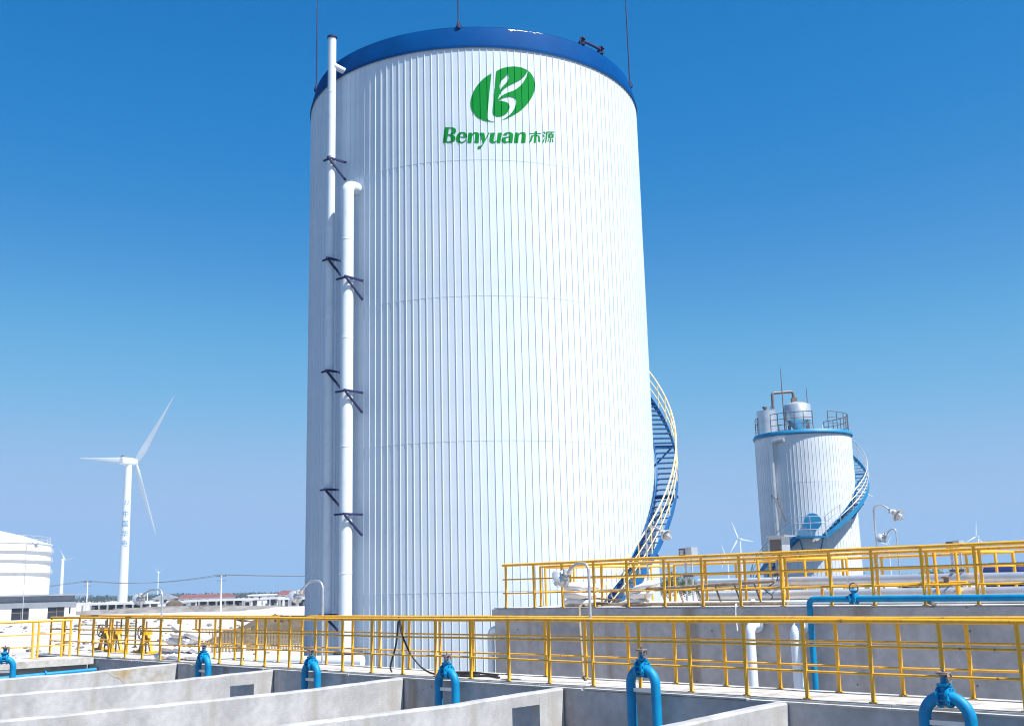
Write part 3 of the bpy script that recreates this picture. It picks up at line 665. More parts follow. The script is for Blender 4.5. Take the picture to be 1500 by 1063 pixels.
for x_ in (.5, 3.2): MB().box(x_ - .15, x_ + .15, -.2, .25, -.05, .74).build('support_block', M['conc'], t)

# ------------------------------------------------------------------ gooseneck lamps
def lamp(loc, rotz, label, h, reach, drop=.14, s=1.0):
    """pole at loc, arm along local +x"""
    t = thing('gooseneck_lamp', label, 'lamp', loc, rotz, 'gooseneck floodlights')
    r = .5 * .45
    arm = fillet([(0, 0, 0), (0, 0, h), (reach * .55, 0, h + .0), (reach, 0, h - drop)], .22, 10)
    arm = [Vector(p) for p in arm]
    MB().tube(arm, .026 * s, 12).build('pole', M['galv'], t); MB().lathe([(.07, 0), (.07, .015), (.035, .02)], 12).build('base_plate', M['galv'], t)
    D = Matrix.Translation((reach, 0, h - drop)) @ Matrix.Rotation(R(90 + 35), 4, 'Y') @ Matrix.Scale(s, 4)
    MB().lathe([(.03, -.04), (.05, 0), (.06, .06), (.095, .07), (.095, .1), (.08, .11), (.08, .16)], 18, M=D, capb=True).build('lamp_body', M['galv'], t)
    MB().lathe([(.06, .10), (.17, .17), (.19, .22), (.185, .22), (.09, .16)], 24, M=D).build('reflector', M['galv'], t)
    MB().lathe([(.085, .16), (.09, .24), (.075, .31), (.04, .35), (.005, .36)], 18, M=D).build('glass_globe', M['glass'], t)
    g = MB()
    for k in range(6):
        an = k * math.pi / 3; ca, sa = math.cos(an), math.sin(an)
        g.tube([D @ Vector((r_ * ca, r_ * sa, z_)) for r_, z_ in ((.1, .15), (.112, .25), (.09, .34), (.0, .4))], .006, 5)
    g.tube([D @ Vector((.112*math.cos(i*math.pi/8), .112*math.sin(i*math.pi/8), .25)) for i in range(16)], .006, 5, closed=True)
    g.build('wire_guard', M['galv'], t)
    MB().box(reach - .02, reach + .02, -.1, .1, h - drop - .05, h - drop + .05).build('junction_box', M['galv'], t)
L180 = ROT + math.pi
lamp(at(13.3, 15.12, Z0), L180, 'gooseneck floodlight on the walkway in front of the raised tank', 2.08, .52)
lamp(at(22.55, 15.86, Z0 - .3), L180, 'gooseneck floodlight in front of the left side of the big tank', 2.25, 1.0, .25)
lamp(at(28.55, 14.78, Z0), L180, 'gooseneck floodlight beside the white sacks, below the wind turbine', 1.86, 1.2, .14)
lamp(at(17.55, 22.2, BT), ROT, 'gooseneck floodlight in front of the foot of the spiral stair', 1.92, .5, .14, .85)
lamp(at(11.75, 23.0, BT), ROT, 'taller gooseneck floodlight right of the small silo', 2.08, .42, .14, .8)
lamp(at(14.7, 30.0, 0), L180, 'farther gooseneck floodlight right of the small silo with a round head', 4.25, .3, .14, .85)
lamp((-53.05, 120, 0), 0, 'tall distant lamp post in front of the white dome tank', 8.85, .8, .1, 1.7)

# boxes on stands
def box_stand(a, b, w, zb, zt, label, hood=False):
    t = thing('control_box', label, 'box', at(a, b, BT), ROT, 'boxes on posts')
    z0, z1 = zb - BT, zt - BT
    if hood:
        MB().box(-w/2, w/2, -.15, -.13, z0, z1 - .03).box(-w/2, -w/2 + .02, -.13, .2, z0, z1 - .03).box(w/2 - .02, w/2, -.13, .2, z0, z1 - .03).build('shell', M['alu'], t)
        MB().box(-w/2 + .025, w/2 - .025, -.17, -.153, z0 + .05, z1 - .09).build('door', M['steel'], t)
        MB().box(-w/2 - .04, w/2 + .12, -.22, .26, z1 - .025, z1).build('hood', M['alu'], t)
    else:
        MB().box(-w/2, -.01, -.12, .16, z0, z1).build('shell', M['steel'], t); MB().box(.01, w/2, -.13, .15, z0, z1 + .02).build('shell', M['alu'], t)
        MB().box(.05, w/2 - .04, -.145, -.132, z0 + .04, z1 - .03).build('door', M['galv'], t); MB().box(-w/2 + .04, -.05, -.135, -.122, z0 + .04, z1 - .04).build('door', M['galv'], t)
    for x_ in (-.1, .1): MB().box(x_ - .02, x_ + .02, -.02, .02, 0, z0).build('post', M['galv'], t)
    MB().box(-.16, .16, -.05, .05, z0 * .55, z0 * .55 + .06).build('cross_piece', M['steel'], t)
box_stand(17.6, 24, .42, 3.57, 3.78, 'grey twin box on posts right of the spiral stair')
box_stand(14.15, 22.9, .34, 3.5, 3.92, 'sheet metal hooded box on posts left of the small silo', True)
box_stand(10.43, 24, .3, 3.46, 3.63, 'small twin box on posts near the right edge above the railing')

# ------------------------------------------------------------------ sacks, ladder, planks, hose, rope
def sack_mesh(seed):
    rnd = random.Random(seed); mb = MB(); nu, nv = 22, 12; vs = []; fs = []
    ph1, ph2, ph3 = rnd.uniform(0, 6), rnd.uniform(0, 6), rnd.uniform(0, 6)
    for i in range(nv + 1):
        p = -math.pi/2 + math.pi * i / nv
        for k in range(nu):
            th = 2*math.pi*k/nu; sg = lambda x, e: math.copysign(abs(x)**e, x)
            x = sg(math.cos(th), .55) * math.cos(p)**.6 if math.cos(p) > 0 else 0; y = sg(math.sin(th), .6) * max(0, math.cos(p))**.6; z = sg(math.sin(p), .8)
            w = 1 + .05*math.sin(3*th + ph1) + .04*math.sin(5*x*2 + ph2) + .04*math.sin(7*y + ph3)
            vs.append((.36*x*w, .22*y*w, .095*z*(1 - .35*x*x)*w + .012*math.sin(9*x + ph2) + .01*math.sin(11*y + ph1)))
    for i in range(nv):
        for k in range(nu): fs.append((i*nu+k, i*nu+(k+1)%nu, (i+1)*nu+(k+1)%nu, (i+1)*nu+k))
    return mb.add(vs, fs).mesh('sack', M['sack'], ang=80)
SM = [sack_mesh(i) for i in range(5)]
def sack(a, b, z, rz, label, group, tilt=(0, 0), s=1.0):
    o = link('sack', random.choice(SM), None, at(a, b, z)); o.rotation_euler = (tilt[0], tilt[1], ROT + rz); o.scale = (s, s, s); return tag(o, label, 'sack', group)
G1 = 'white sacks piled on the walkway'; l1 = 'white woven sack in the pile on the walkway beside the blue bend'
for a_, b_, z_, rz_, ty in ((28.55, 14.98, .09, .1, 0), (28.5, 15.35, .09, -.1, 0), (27.8, 15.0, .09, .05, 0), (27.75, 15.4, .09, .2, 0), (28.4, 15.05, .27, .3, 0), (27.85, 15.1, .27, -.2, 0), (27.1, 15.15, .09, .3, 0), (28.4, 15.2, .45, .15, .1), (27.8, 15.25, .46, -.3, -.1), (27.25, 15.25, .26, -.15, .05), (28.1, 15.2, .64, .2, .05), (27.5, 15.3, .62, .4, .2), (28.3, 15.25, .80, -.2, .1)):
    sack(a_, b_, Z0 + z_, rz_, l1, G1, (0, ty), 1.02)
G2 = 'white sacks stacked on the raised tank'
sack(18.25, 20.35, BT + .095, .05, 'bottom white sack of the neat stack on the raised tank', G2, s=1.2)
sack(18.23, 20.35, BT + .28, -.06, 'middle white sack of the neat stack on the raised tank', G2, s=1.2)
sack(18.2, 20.37, BT + .46, .08, 'top white sack of the neat stack on the raised tank', G2, s=1.2)
sack(16.6, 20.5, BT + .08, .2, 'lower slumped white sack near the stair foot on the raised tank', G2, s=1.1)
sack(16.5, 20.5, BT + .24, -.3, 'middle slumped white sack near the stair foot on the raised tank', G2, (.1, -.15), s=1.1)
sack(16.35, 20.5, BT + .42, .2, 'upper tilted white sack near the stair foot on the raised tank', G2, (.1, -.35), s=1.05)
t = thing('wooden_ladder', 'old wooden ladder lying on its side along the raised tank', 'ladder', at(17.6, 20.25, BT), ROT)
MB().tube([(0, .0, .06), (5.2, .0, .045)], .035, 8).build('side_rail', M['wood'], t); MB().tube([(0, .12, .36), (2.6, .1, .42), (4.9, .06, .5)], .035, 8).build('side_rail', M['wood'], t)
for k in range(9): MB().tube([(.55 + .5*k, .01, .06), (.35 + .5*k, .1, .37 + .012*k)], .02, 6).build('rung', M['wood'], t)
for i, (a_, b_, z_, L_, rz_, rx) in enumerate(((17.9, 20.1, .03, 1.0, .08, 0), (17.7, 20.45, .09, .9, -.12, .05), (17.2, 20.3, .16, .8, .2, .1))):
    o = MB().box(-L_/2, L_/2, -.07, .07, -.018, .018).build('plank', M['wood'], None, smooth=False); o.location = at(a_, b_, BT + z_); o.rotation_euler = (0, rx, ROT + rz_)
    tag(o, ('grey plank lying flat under the ladder end', 'grey plank crossing over another at the ladder end', 'tilted short plank on top of the ladder end')[i], 'plank', 'loose planks on the raised tank')
def site_tube(name, label, cat, pts, r, m, sm=True):
    P = [at(*p) for p in pts]; o0 = P[0].copy()
    Q = []
    for i in range(len(P) - 1):      # catmull-rom
        p0, p1, p2, p3 = P[max(0, i-1)], P[i], P[i+1], P[min(len(P)-1, i+2)]
        for k in range(6):
            s = k / 6; Q.append(.5 * ((2*p1) + (p2 - p0)*s + (2*p0 - 5*p1 + 4*p2 - p3)*s*s + (3*p1 - p0 - 3*p2 + p3)*s**3) - o0)
    Q.append(P[-1] - o0)
    o = MB().tube(Q, r, 8).build(name, m); o.location = o0; return tag(o, label, cat)
site_tube('hose', 'black rubber hose draped over the walkway railing before the tank', 'hose', [(18.75, 14.95, 1.22), (18.6, 14.8, 1.35), (18.35, 14.75, 1.8), (18.18, 14.69, 2.33), (18.0, 14.62, 2.0), (17.75, 14.7, 1.55), (17.4, 14.85, 1.25), (16.8, 15.0, 1.222), (16.4, 14.85, 1.222), (16.0, 15.1, 1.222), (15.5, 14.95, 1.222)], .02, M['rubber'])
site_tube('hose', 'coiled black hose end lying on the walkway', 'hose', [(17.2, 15.2, 1.225), (16.6, 15.35, 1.225), (16.3, 15.1, 1.225), (16.9, 15.0, 1.23), (17.3, 15.1, 1.235), (16.7, 15.3, 1.25), (15.9, 15.3, 1.225)], .02, M['rubber'])
site_tube('straw_rope', 'frayed straw rope hanging from the raised tank to the walkway', 'rope', [(17.6, 19.9, 2.42), (17.5, 19.56, 2.42), (17.3, 19.3, 2.3), (16.4, 18.3, 1.93), (15.3, 17.1, 1.55), (14.3, 16.0, 1.26), (14.0, 15.7, 1.225), (13.7, 15.4, 1.225)], .024, M['straw'])
site_tube('cable', 'thin white cable looping over the edge of the raised tank', 'cable', [(13.3, 19.75, 2.41), (13.2, 19.55, 2.42), (13.2, 19.52, 2.2), (13.18, 19.52, 1.9)], .014, M['white'])
site_tube('cable', 'dark cable tangled round the post below the hooded box', 'cable', [(14.1, 22.75, 3.5), (14.0, 22.5, 3.2), (13.9, 22.3, 2.9), (14.1, 22.1, 2.7), (13.8, 21.9, 2.55), (13.7, 21.6, 2.41)], .012, M['rubber'])

# ------------------------------------------------------------------ sluice hoists behind the left walkway
def hoist(a, b, label, s=1.0, kind=0):
    t = thing('gate_hoist', label, 'hoist', at(a, b, 0), ROT, 'yellow gate hoists'); B = MB()
    MB().box(-.45, .45, -.3, .3, -.05, 1.1).build('plinth', M['deck'], t)
    for sx in (-1, 1):
        MB().bar((.42*sx, 0, 1.1), (.1*sx, 0, 1.72), .09, .09).bar((.42*sx, -.2, 1.14), (.42*sx, .2, 1.14), .1, .08).build('leg', M['yellow'], t)
    MB().box(-.18, .18, -.12, .12, 1.68, 1.84).build('gearbox', M['yellow'], t)
    MB().tube([(0, 0, 1.1), (0, 0, 2.1)], .025, 8).build('screw', M['steel'], t)
    X = Matrix.Translation((-.05, -.16, 1.76)); w = MB(); rr = .2
    w.tube([X @ Vector((rr*math.cos(i*math.pi/9), 0, rr*math.sin(i*math.pi/9))) for i in range(18)], .02, 6, closed=True)
    for k in range(3): w.bar(X @ Vector((0, 0, 0)), X @ Vector((rr*math.cos(k*2.094), 0, rr*math.sin(k*2.094))), .02, .02)
    w.build('handwheel', M['steel'], t)
    if kind: MB().bar((-.42, -.02, 1.15), (.3, -.02, 1.6), .05, .05).build('brace', M['yellow'], t)
hoist(35.9, 17.0, 'yellow gate hoist with handwheel farther left behind the walkway')
hoist(33.8, 17.0, 'yellow braced gate hoist nearer the lamp post behind the walkway', kind=1)
hoist(37.6, 17.4, 'leftmost yellow gate hoist behind the corner of the railings')

# ------------------------------------------------------------------ picket fence and brown heap
def fence(x0, x1, y, label, step, spear):
    t = thing('picket_fence', label, 'fence', (x0, y, 0)); L_ = x1 - x0
    for z in (.25, .62): MB().box(0, L_, -.02, .02, z, z + .06).build('fence_rail', M['picket'], t)
    top = [(-.05, 0), (.05, 0), (.05, .8), (0, .95 if not spear else 1.15), (-.05, .8)]
    pm_ = MB().prism(top, -.05, -.022).mesh('picket', M['picket'], smooth=False)
    n = int(L_ / step)
    for i in range(n + 1): link('picket', pm_, t, (L_ * i / n, 0, random.uniform(-.03, .02)))
    for x_ in (-.15, L_ + .15): MB().box(x_ - .09, x_ + .09, -.09, .09, -.05, 1.15).build('fence_post', M['picket'], t)
fence(-16.3, -14.4, 57.5, 'short spear topped picket fence left of the fence post', .16, True)
fence(-13.8, -9.4, 58.2, 'weathered picket fence in front of the brown heap', .15, False)
h = mound('brown_heap', M['soil'], -14.7, 68, 4.4, 3.0, 1.3, .1, 21, 40, .28); tag(h, 'brown heap of soil and dry stalks behind the picket fence', 'heap')

# ------------------------------------------------------------------ left buildings and dome tank
b = thing('flat_roof_building', 'low white flat roofed building with dark windows at the left', 'building', (-51.3, 130, 0), R(45))
X0, X1 = -26.0, 0.0
wl = MB(); op = [(-12.6, -10.6), (-7.28, -5.33), (-3.26, -1.31)]
xs = [X0] + [v_ for o_ in op for v_ in o_] + [X1]
for i in range(0, len(xs), 2): wl.box(xs[i], xs[i+1], 0, .3, -.1, 1.88)
for o_ in op: wl.box(o_[0], o_[1], 0, .3, -.1, .56)
wl.box(X0, X1, .3, 11, -.1, 1.88); wl.box(X0, X1, -.06, 11, 1.883, 2.45); wl.build('wall', M['plaster'], b, smooth=False)
MB().box(X0, X1 - .1, .12, 11, 2.453, 3.16).build('fascia', M['fascia'], b, smooth=False)
MB().box(X0, X1 + .75, -.9, 11.5, 3.163, 3.34).build('roof', M['fascia'], b, smooth=False)
for o_ in op:
    w = MB().box(o_[0], o_[1], .14, .16, .56, 1.88).build('window', M['pane'], b, smooth=False)
    f = MB(); m_ = o_[0] * .45 + o_[1] * .55
    for x_ in (o_[0] + .03, m_, o_[1] - .03): f.box(x_ - .03, x_ + .03, .09, .138, .56, 1.88)
    f.box(o_[0], o_[1], .085, .088, 1.32, 1.38).box(o_[0], o_[1], .085, .137, .56, .62); f.build('window_frame', M['steel'], w, smooth=False)
MB().box(-.81, -.62, -.02, .02, 1.1, 1.8).build('vent_slot', M['pane'], b, smooth=False)
d = thing('dome_tank', 'wide white storage tank with domed roof and ring walkways at the left edge', 'tank', (-92.0, 175.4, 0)); RR = 17.0
MB().lathe([(RR, -.1), (RR, 11.3), (RR + .12, 11.32), (RR + .12, 11.45), (RR - .1, 11.47)], 96).build('shell', M['white'], d)
MB().lathe([(RR - .1, 11.45), (13, 12.75), (9, 13.75), (5, 14.4), (.05, 14.7)], 72).build('dome', M['white'], d)
for z in (10.15, 8.75, 6.85):
    w = MB().lathe([(RR + .01, z), (RR + .3, z), (RR + .3, z - .07), (RR + .01, z - .07)], 96).build('ring_walkway', M['galv'], d)
    g = MB()
    for k in range(44):
        a_ = 2*math.pi*k/44; c, s_ = math.cos(a_), math.sin(a_)
        g.bar((c*(RR + .27), s_*(RR + .27), z), (c*(RR + .27), s_*(RR + .27), z + .6), .06, .06).bar((c*(RR + .27), s_*(RR + .27), z + .55), (c*(RR + .02), s_*(RR + .02), z + .7), .06, .06)
    g.build('strut_ring', M['galv'], d, smooth=False)
g = MB()
for z in (12.0, 12.5): g.tube([((RR - .2)*math.cos(2*math.pi*i/64), (RR - .2)*math.sin(2*math.pi*i/64), z) for i in range(64)], .04, 5, closed=True)
for k in range(40): a_ = 2*math.pi*k/40; g.bar(((RR - .2)*math.cos(a_), (RR - .2)*math.sin(a_), 11.4), ((RR - .2)*math.cos(a_), (RR - .2)*math.sin(a_), 12.5), .06, .06)
g.build('roof_railing', M['galv'], d, smooth=False)

# ------------------------------------------------------------------ wind turbines
def blade(L_, w):
    mb = MB(); n = 14; vs = []; fs = []; k = 10
    for i in range(n + 1):
        t_ = i / n; z = L_ * t_
        ch = w * (.45 + .55 * math.sin(min(1, t_ / .2) * math.pi / 2)) if t_ < .2 else w * (1 - .86 * ((t_ - .2) / .8) ** .9)
        th = ch * (.5 - .38 * min(1, t_ / .3)); tw = R(22) * (1 - t_) ** 2
        for j in range(k):
            a_ = 2*math.pi*j/k; x, y = ch * .5 * math.cos(a_) + ch * .12 * min(1, t_ / .2), th * .5 * math.sin(a_)
            vs.append((x*math.cos(tw) - y*math.sin(tw), x*math.sin(tw) + y*math.cos(tw), z))
    for i in range(n):
        for j in range(k): fs.append((i*k+j, i*k+(j+1)%k, (i+1)*k+(j+1)%k, (i+1)*k+j))
    fs.append(tuple(range(n*k, (n+1)*k)))
    return mb.add(vs, fs)
def turbine(x, y, hub, L_, yaw, spin, label, r0, r1, text=False, w=None):
    """rotor on the local +y side, yaw about z; blades spin clockwise seen from -y"""
    t = thing('wind_turbine', label, 'wind turbine', (x, y, 0), yaw, 'wind turbines'); s = L_ / 36
    MB().lathe([(r0 * 1.15, -1), (r0 * 1.15, .3), (r0, .4), (r0 * .5 + r1 * .5, hub * .5), (r1, hub - 1.7 * s)], 28, capt=True).build('tower', M['turbine'], t)
    na = MB(); prof = [(-4.6, 1.1, 1.4), (-4.2, 1.45, 1.7), (-1, 1.65, 1.8), (2.2, 1.6, 1.75), (3.1, 1.35, 1.5)]
    vs = []; fs = []
    for yy, a_, b_ in prof:
        for k in range(16):
            an = 2*math.pi*k/16; sg = lambda v_: math.copysign(abs(v_)**.55, v_); vs.append((a_*sg(math.cos(an))*s, yy*s, hub + b_*sg(math.sin(an))*s))
    for i in range(4):
        for k in range(16): fs.append((i*16+k, i*16+(k+1)%16, (i+1)*16+(k+1)%16, (i+1)*16+k))
    fs += [tuple(range(16)), tuple(range(64, 80))]; nc = na.add(vs, fs).build('nacelle', M['turbine'], t)
    MB().box(-.6*s, .6*s, -4.3*s, -3.1*s, hub + 1.72*s, hub + 2.5*s).build('vent_box', M['steel'], nc)
    hb = MB().lathe([(1.5*s, 0), (1.55*s, .8*s), (1.3*s, 1.8*s), (.6*s, 2.5*s), (.02, 2.7*s)], 20, M=Matrix.Translation((0, 3.1*s, hub)) @ Matrix.Rotation(R(-90), 4, 'X'), capb=True).build('hub', M['turbine'], t)
    bm_ = blade(L_, w or L_ * .098).mesh('blade', M['turbine'])
    for k in range(3):
        o = link('blade', bm_, t, (0, 4.2*s, hub)); o.rotation_euler = (0, spin + k * 2*math.pi/3, 0)
    if text:
        for ch, z in text:
            cu = bpy.data.curves.new('tmp', 'FONT'); cu.body = ch; cu.size = 3.1; cu.align_x = 'CENTER'; cu.offset = .035
            to = bpy.data.objects.new('tmp', cu); col.objects.link(to)
            me = bpy.data.meshes.new_from_object(to.evaluated_get(bpy.context.evaluated_depsgraph_get())); bpy.data.objects.remove(to); bpy.data.curves.remove(cu)
            bm = bmesh.new(); bm.from_mesh(me)
            for q in range(-5, 6): bmesh.ops.bisect_plane(bm, geom=bm.verts[:] + bm.edges[:] + bm.faces[:], plane_co=(q * .3, 0, 0), plane_no=(1, 0, 0))
            for v_ in bm.verts:
                zz = z + v_.co.y; rad = r0 + (r1 - r0) * zz / hub + .03; a_ = v_.co.x / rad - math.pi/2 - yaw + math.atan2(-x, y) * -1 * 0 + R(19) - R(8); v_.co = Vector((rad*math.cos(a_), rad*math.sin(a_), zz))
            bm.to_mesh(me); bm.free(); me.materials.clear(); me.materials.append(M['print']); link('character', me, t)
        for dx in (-.9, .35):
            zz = text[0][1] + 6.2; rad = r0 + (r1 - r0) * zz / hub + .04; c = []
            for px_, pz in ((dx, zz - 1), (dx + .55, zz - 1), (dx + 1.0, zz + 1.1), (dx + .6, zz + 1.1)):
                a_ = px_ / rad - math.pi/2 - yaw + R(11); c.append((rad*math.cos(a_), rad*math.sin(a_), pz))
            MB().add(c, [(0, 1, 2, 3)]).build('emblem', M['print'], t)
turbine(-176.7, 500, 63.2, 36, R(-45 + 19) , R(37), 'large white wind turbine with lettered tower at the left', 2.15, 1.55, (('中', 38.2), ('国', 33.8), ('华', 29.4), ('电', 25.0)))
turbine(-171.7, 420, 17.0, 5.4, R(-30), R(-35), 'small white wind turbine just right of the dome tank', .75, .55, w=.8)
turbine(-451, 1400, 31, 13, R(-30), R(-60), 'tiny faint wind turbine beyond the lamp post left of centre', .9, .6, w=1.1)
turbine(181, 900, 36.3, 15, R(25), R(-22), 'distant wind turbine between the stair and the small silo', 1.0, .7, w=1.3)
turbine(170, 900, 22, 11, R(40), R(-25), 'fainter distant wind turbine left of its neighbour by the stair', .8, .6, w=1.0)
turbine(456.5, 1100, 40, 15.5, R(20), R(8), 'distant wind turbine above the railing near the right edge', 1.0, .7, w=1.2)
turbine(501.5, 1500, 46.5, 14, R(30), R(-80), 'tiny distant wind turbine just right of the small silo base', 1.1, .8, w=1.2)
turbine(119.5, 420, 42.5, 19, R(-10), R(0), 'wind turbine hidden behind the small silo with one blade showing', 1.2, .9, w=1.5)

# ------------------------------------------------------------------ poles and wires, sheds, houses
def pole(x, y, h, label, arms=True):
    t = thing('power_pole', label, 'pole', (x, y, 0), 0, 'power poles')
    MB().tube([(0, 0, -.2), (0, 0, h)], [.16, .1], 8).build('pole_shaft', M['plaster'], t)
    if arms:
        for z in (h - .25, h - .95): MB().box(-.8, .8, -.05, .05, z, z + .1).build('crossarm', M['steel'], t)
        for x_ in (-.72, .72, -.4, .4): MB().tube([(x_, 0, h - .15), (x_, 0, h + .18)], .06, 6).build('insulator', M['steel'], t)
pole(-50.4, 190, 6.0, 'power pole with two crossarms behind the low sheds')
pole(-88.6, 230, 6.1, 'power pole left of the big wind turbine')
pole(-74.5, 225, 3.6, 'short bare pole beside the left shed', False)
pole(20, 172, 6.0, 'power pole hidden behind the big tank')
pole(-150, 285, 6.3, 'power pole behind the dome tank')
def wire(p0, p1, sag, label):
    p0, p1 = Vector(p0), Vector(p1); n = 12
    o = MB().tube([p0.lerp(p1, i/n) - p0 - Vector((0, 0, sag * 4 * (i/n) * (1 - i/n))) for i in range(n + 1)], .035, 5).build('power_line', M['steel']); o.location = p0; tag(o, label, 'wire', 'overhead wires')
for dx, nm in ((-.72, 'front'), (.72, 'rear')):
    wire((-88.6 + dx, 230, 6.2), (-50.4 + dx, 190, 6.1), .9, 'sagging %s wire between the two left power poles' % nm)
    wire((-50.4 + dx, 190, 6.1), (20 + dx, 172, 6.1), 1.0, 'sagging %s wire from the crossarm pole towards the big tank' % nm)
    wire((-150 + dx, 285, 6.3), (-88.6 + dx, 230, 6.2), 1.2, 'sagging %s wire running left behind the dome tank' % nm)
def shed(x0, x1, y, h, label, bays, closed=(), roofm='greyroof', base=0):
    t = thing('open_shed', label, 'shed', (x0, y, base), 0, 'low open sheds across the field'); L_ = x1 - x0
    MB().box(-.3, L_ + .3, -.6, 5, h - .38, h).build('roof', M[roofm], t, smooth=False); MB().box(0, L_, 4.2, 4.6, -.1, h - .383).build('back_wall', M['shedwall'], t, smooth=False)
    for i in range(bays + 1): MB().box(L_*i/bays - .14, L_*i/bays + .14, -.2, .1, -.1, h - .384).build('post', M['plaster'], t, smooth=False)
    for i in closed:
        w = MB().box(L_*i/bays + .16, L_*(i+1)/bays - .16, 0, .2, -.1, h - .386).build('infill_wall', M['plaster'], t, smooth=False)
        c = L_*(i + .5)/bays; q = L_/bays*.22; MB().box(c - q, c + q, -.03, .0 - .003, .45, h - .7).build('window', M['pane'], w, smooth=False)
    rnd = random.Random(int(L_*10))
    for i in range(bays):
        if i not in closed and rnd.random() < .75: c = L_*(i + rnd.uniform(.3, .7))/bays; MB().box(c - .5, c + rnd.uniform(.2, .9), 2.6, 2.8, -.1, h * rnd.uniform(.4, .65)).build('partition', M['plaster'], t, smooth=False)
shed(-83.2, -70.3, 214, 1.75, 'low open shed with white roof edge left of the turbine foot', 8)
shed(-62, -50.4, 212, 1.95, 'long open shed with white fascia and one closed bay at its right end', 7, (6,))
shed(-48.6, -45.7, 213, 2.05, 'narrow open shed with a blue front between the longer ones', 2)
shed(-44.6, -39.5, 210, 1.9, 'open shed half hidden behind the left edge of the big tank', 3, (1,))
shed(-69.2, -65.2, 222, 1.8, 'small plain shed right of the turbine foot', 2, (0, 1), 'greyroof')
def house(x0, x1, y, hw, hr, label, dep=8, roofm='redroof', hip=0):
    t = thing('house', label, 'house', (x0, y, 0), 0, 'red roofed houses'); L_ = x1 - x0
    MB().box(0, L_, 0, dep, -.1, hw).build('wall', M['plaster'], t, smooth=False)
    mb = MB(); mb.add([(-.5, -.6, hw), (L_ + .5, -.6, hw), (L_ + .5, dep + .6, hw), (-.5, dep + .6, hw), (hip, dep/2, hr), (L_ - hip, dep/2, hr)], [(0, 1, 5, 4), (1, 2, 5), (2, 3, 4, 5), (3, 0, 4), (0, 3, 2, 1)]); mb.build('roof', M[roofm], t, smooth=False)
    n = max(2, int(L_ / 2.4))
    for i in range(n):
        c = L_ * (i + .5) / n; w = MB().box(c - .5, c + .5, -.03, -.004, hw * .45, hw * .8).build('window', M['pane'], t, smooth=False)
house(-99.5, -85, 328, 1.9, 2.95, 'long house with red roof across the field')
house(-70.5, -63, 330, 2.2, 3.4, 'smaller red roofed house just left of the big tank')
house(-106, -101, 325, 2.0, 3.2, 'small dark roofed house left of the long red roof', roofm='shedwall', hip=1.5)
house(-82, -72, 340, 2.2, 2.5, 'low white house with flat grey roof between the red roofs', roofm='greyroof')
o = MB().ell((0, 0, 0), (1.6, 1.4, 1.2), 16, 8, 1, .06).build('round_stack', M['soil']); o.location = (-63.5, 207, .8); tag(o, 'dark rounded stack beside the long open shed', 'stack')
# rusty barrels beyond the raised tank
for i, (a_, b_) in enumerate(((14.3, 36.5), (13.1, 37.2), (11.9, 37.0), (11.0, 38.0))):
    t = thing('drum_tank', ('navy horizontal drum, leftmost behind the rear railing', 'navy horizontal drum, second behind the rear railing', 'navy horizontal drum, third behind the rear railing', 'navy horizontal drum, rightmost behind the rear railing')[i], 'drum', at(a_, b_, 0), ROT, 'navy drums behind the raised tank')
    MB().lathe([(.02, -.62), (.4, -.58), (.42, -.5), (.42, .5), (.4, .58), (.02, .62)], 24, M=Matrix.Translation((0, 0, 2.85)) @ Matrix.Rotation(R(90), 4, 'Y')).build('drum_shell', M['navy'], t)
    for x_ in (-.4, .4): MB().box(x_ - .05, x_ + .05, -.3, .3, -.05, 2.55).build('stand', M['steel'], t)

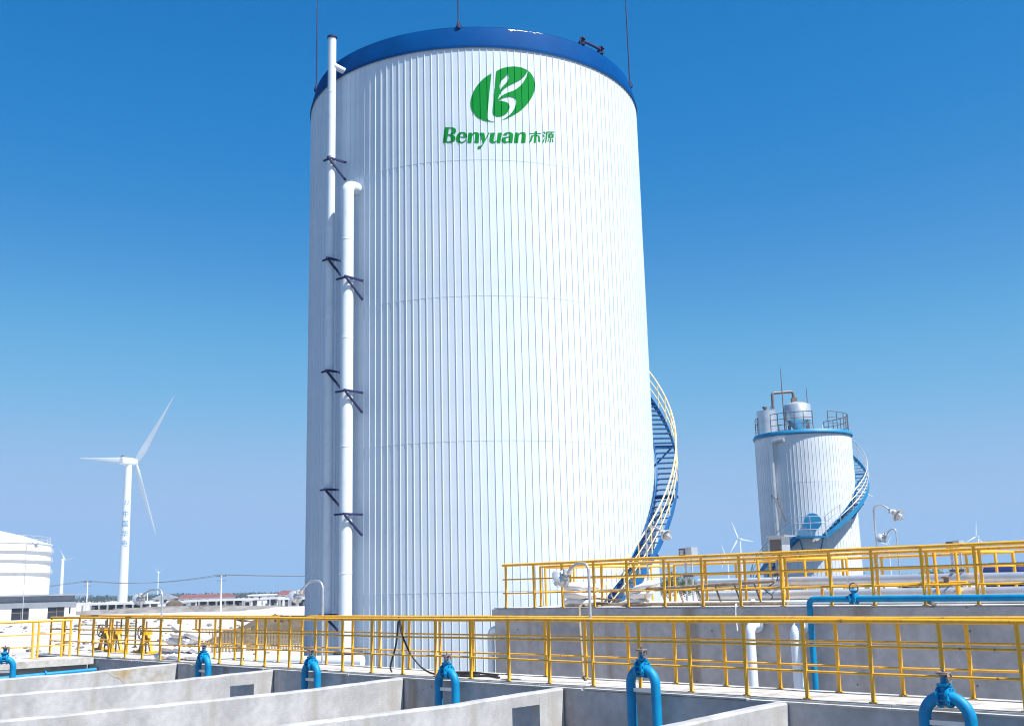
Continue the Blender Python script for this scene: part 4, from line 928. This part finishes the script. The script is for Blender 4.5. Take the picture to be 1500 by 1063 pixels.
# ------------------------------------------------------------------ trees
def leaves(mb, c, r, n, s, rnd):
    for _ in range(n):
        d = Vector((rnd.gauss(0, 1), rnd.gauss(0, 1), rnd.gauss(0, 1))).normalized() * (rnd.random() ** .45)
        p = Vector(c) + Vector((d.x * r[0], d.y * r[1], d.z * r[2])); u = Vector((rnd.gauss(0, 1), rnd.gauss(0, 1), rnd.gauss(0, 1))).normalized(); w = u.orthogonal().normalized()
        k = s * rnd.uniform(.6, 1.4); mb.add([p - u*k, p + w*k*.5, p + u*k, p - w*k*.5], [(0, 1, 2, 3)])
def tree(x, y, h, w, label, seed, m='leaf'):
    rnd = random.Random(seed); t = thing('bushy_tree', label, 'tree', (x, y, 0), 0, 'trees behind the plant')
    tk = MB().tube([(0, 0, -.1), (.05, 0, h*.3), (.1, .05, h*.6)], [.13, .1, .05], 7)
    for k in range(4): a_ = k*1.6 + rnd.random(); tk.tube([(.05, 0, h*.3), (math.cos(a_)*w*.3, math.sin(a_)*w*.3, h*.6)], [.06, .02], 5)
    tk.build('trunk', M['bark'], t); mb = MB()
    for k in range(7): a_ = rnd.uniform(0, 6.3); rr = rnd.uniform(0, w*.5); leaves(mb, (rr*math.cos(a_), rr*math.sin(a_), h*rnd.uniform(.35, .78)), (w*.38, w*.38, h*.22), 230, .13, rnd)
    mb.build('crown', M[m], t, smooth=False, fix=False)
rnd = random.Random(5); X = 17.5; i = 0
names = ['first', 'second', 'third', 'fourth', 'fifth', 'sixth', 'seventh', 'eighth', 'ninth', 'tenth', 'eleventh', 'twelfth', 'thirteenth', 'fourteenth', 'fifteenth', 'sixteenth', 'seventeenth', 'eighteenth']
while X < 66 and i < 18:
    tree(X, 150 + rnd.uniform(-8, 8), rnd.uniform(3.2, 4.6), rnd.uniform(2.6, 3.8), 'dusty green bushy tree behind the plant, %s from the spiral stair' % names[i], 40 + i); X += rnd.uniform(2.2, 3.4); i += 1
def woods():
    rnd = random.Random(9); mb = MB()
    for _ in range(700):
        y = rnd.uniform(560, 900); x = rnd.uniform(-.62, .62) * y; h = rnd.uniform(1.6, 4.4) * y / 700; leaves(mb, (x, y, h*.42), (h*1.8, h*.9, h*.42), 60, h*.2, rnd)
    o = mb.build('distant_woods', M['leaffar'], None, smooth=False, fix=False); struct(o, 'stuff'); tag(o, 'low band of distant trees along the horizon', 'woods')
woods()

# ------------------------------------------------------------------ the hazy air of the coast
hz = MB().box(-3500, 3500, -900, 3500, -1.5, 112).build('haze', M['water'], None, smooth=False)
hm = bpy.data.materials.new('haze_air'); hm.use_nodes = True; hn = hm.node_tree; hn.nodes.clear()
ho = hn.nodes.new('ShaderNodeOutputMaterial'); pv = hn.nodes.new('ShaderNodeVolumePrincipled')
pv.inputs['Color'].default_value = (.45, .70, 1.0, 1); pv.inputs['Density'].default_value = 0.00028
hn.links.new(pv.outputs[0], ho.inputs['Volume']); hz.data.materials.clear(); hz.data.materials.append(hm); struct(hz, 'stuff')
tag(hz, 'thin pale blue haze filling the air over the plain', 'haze')
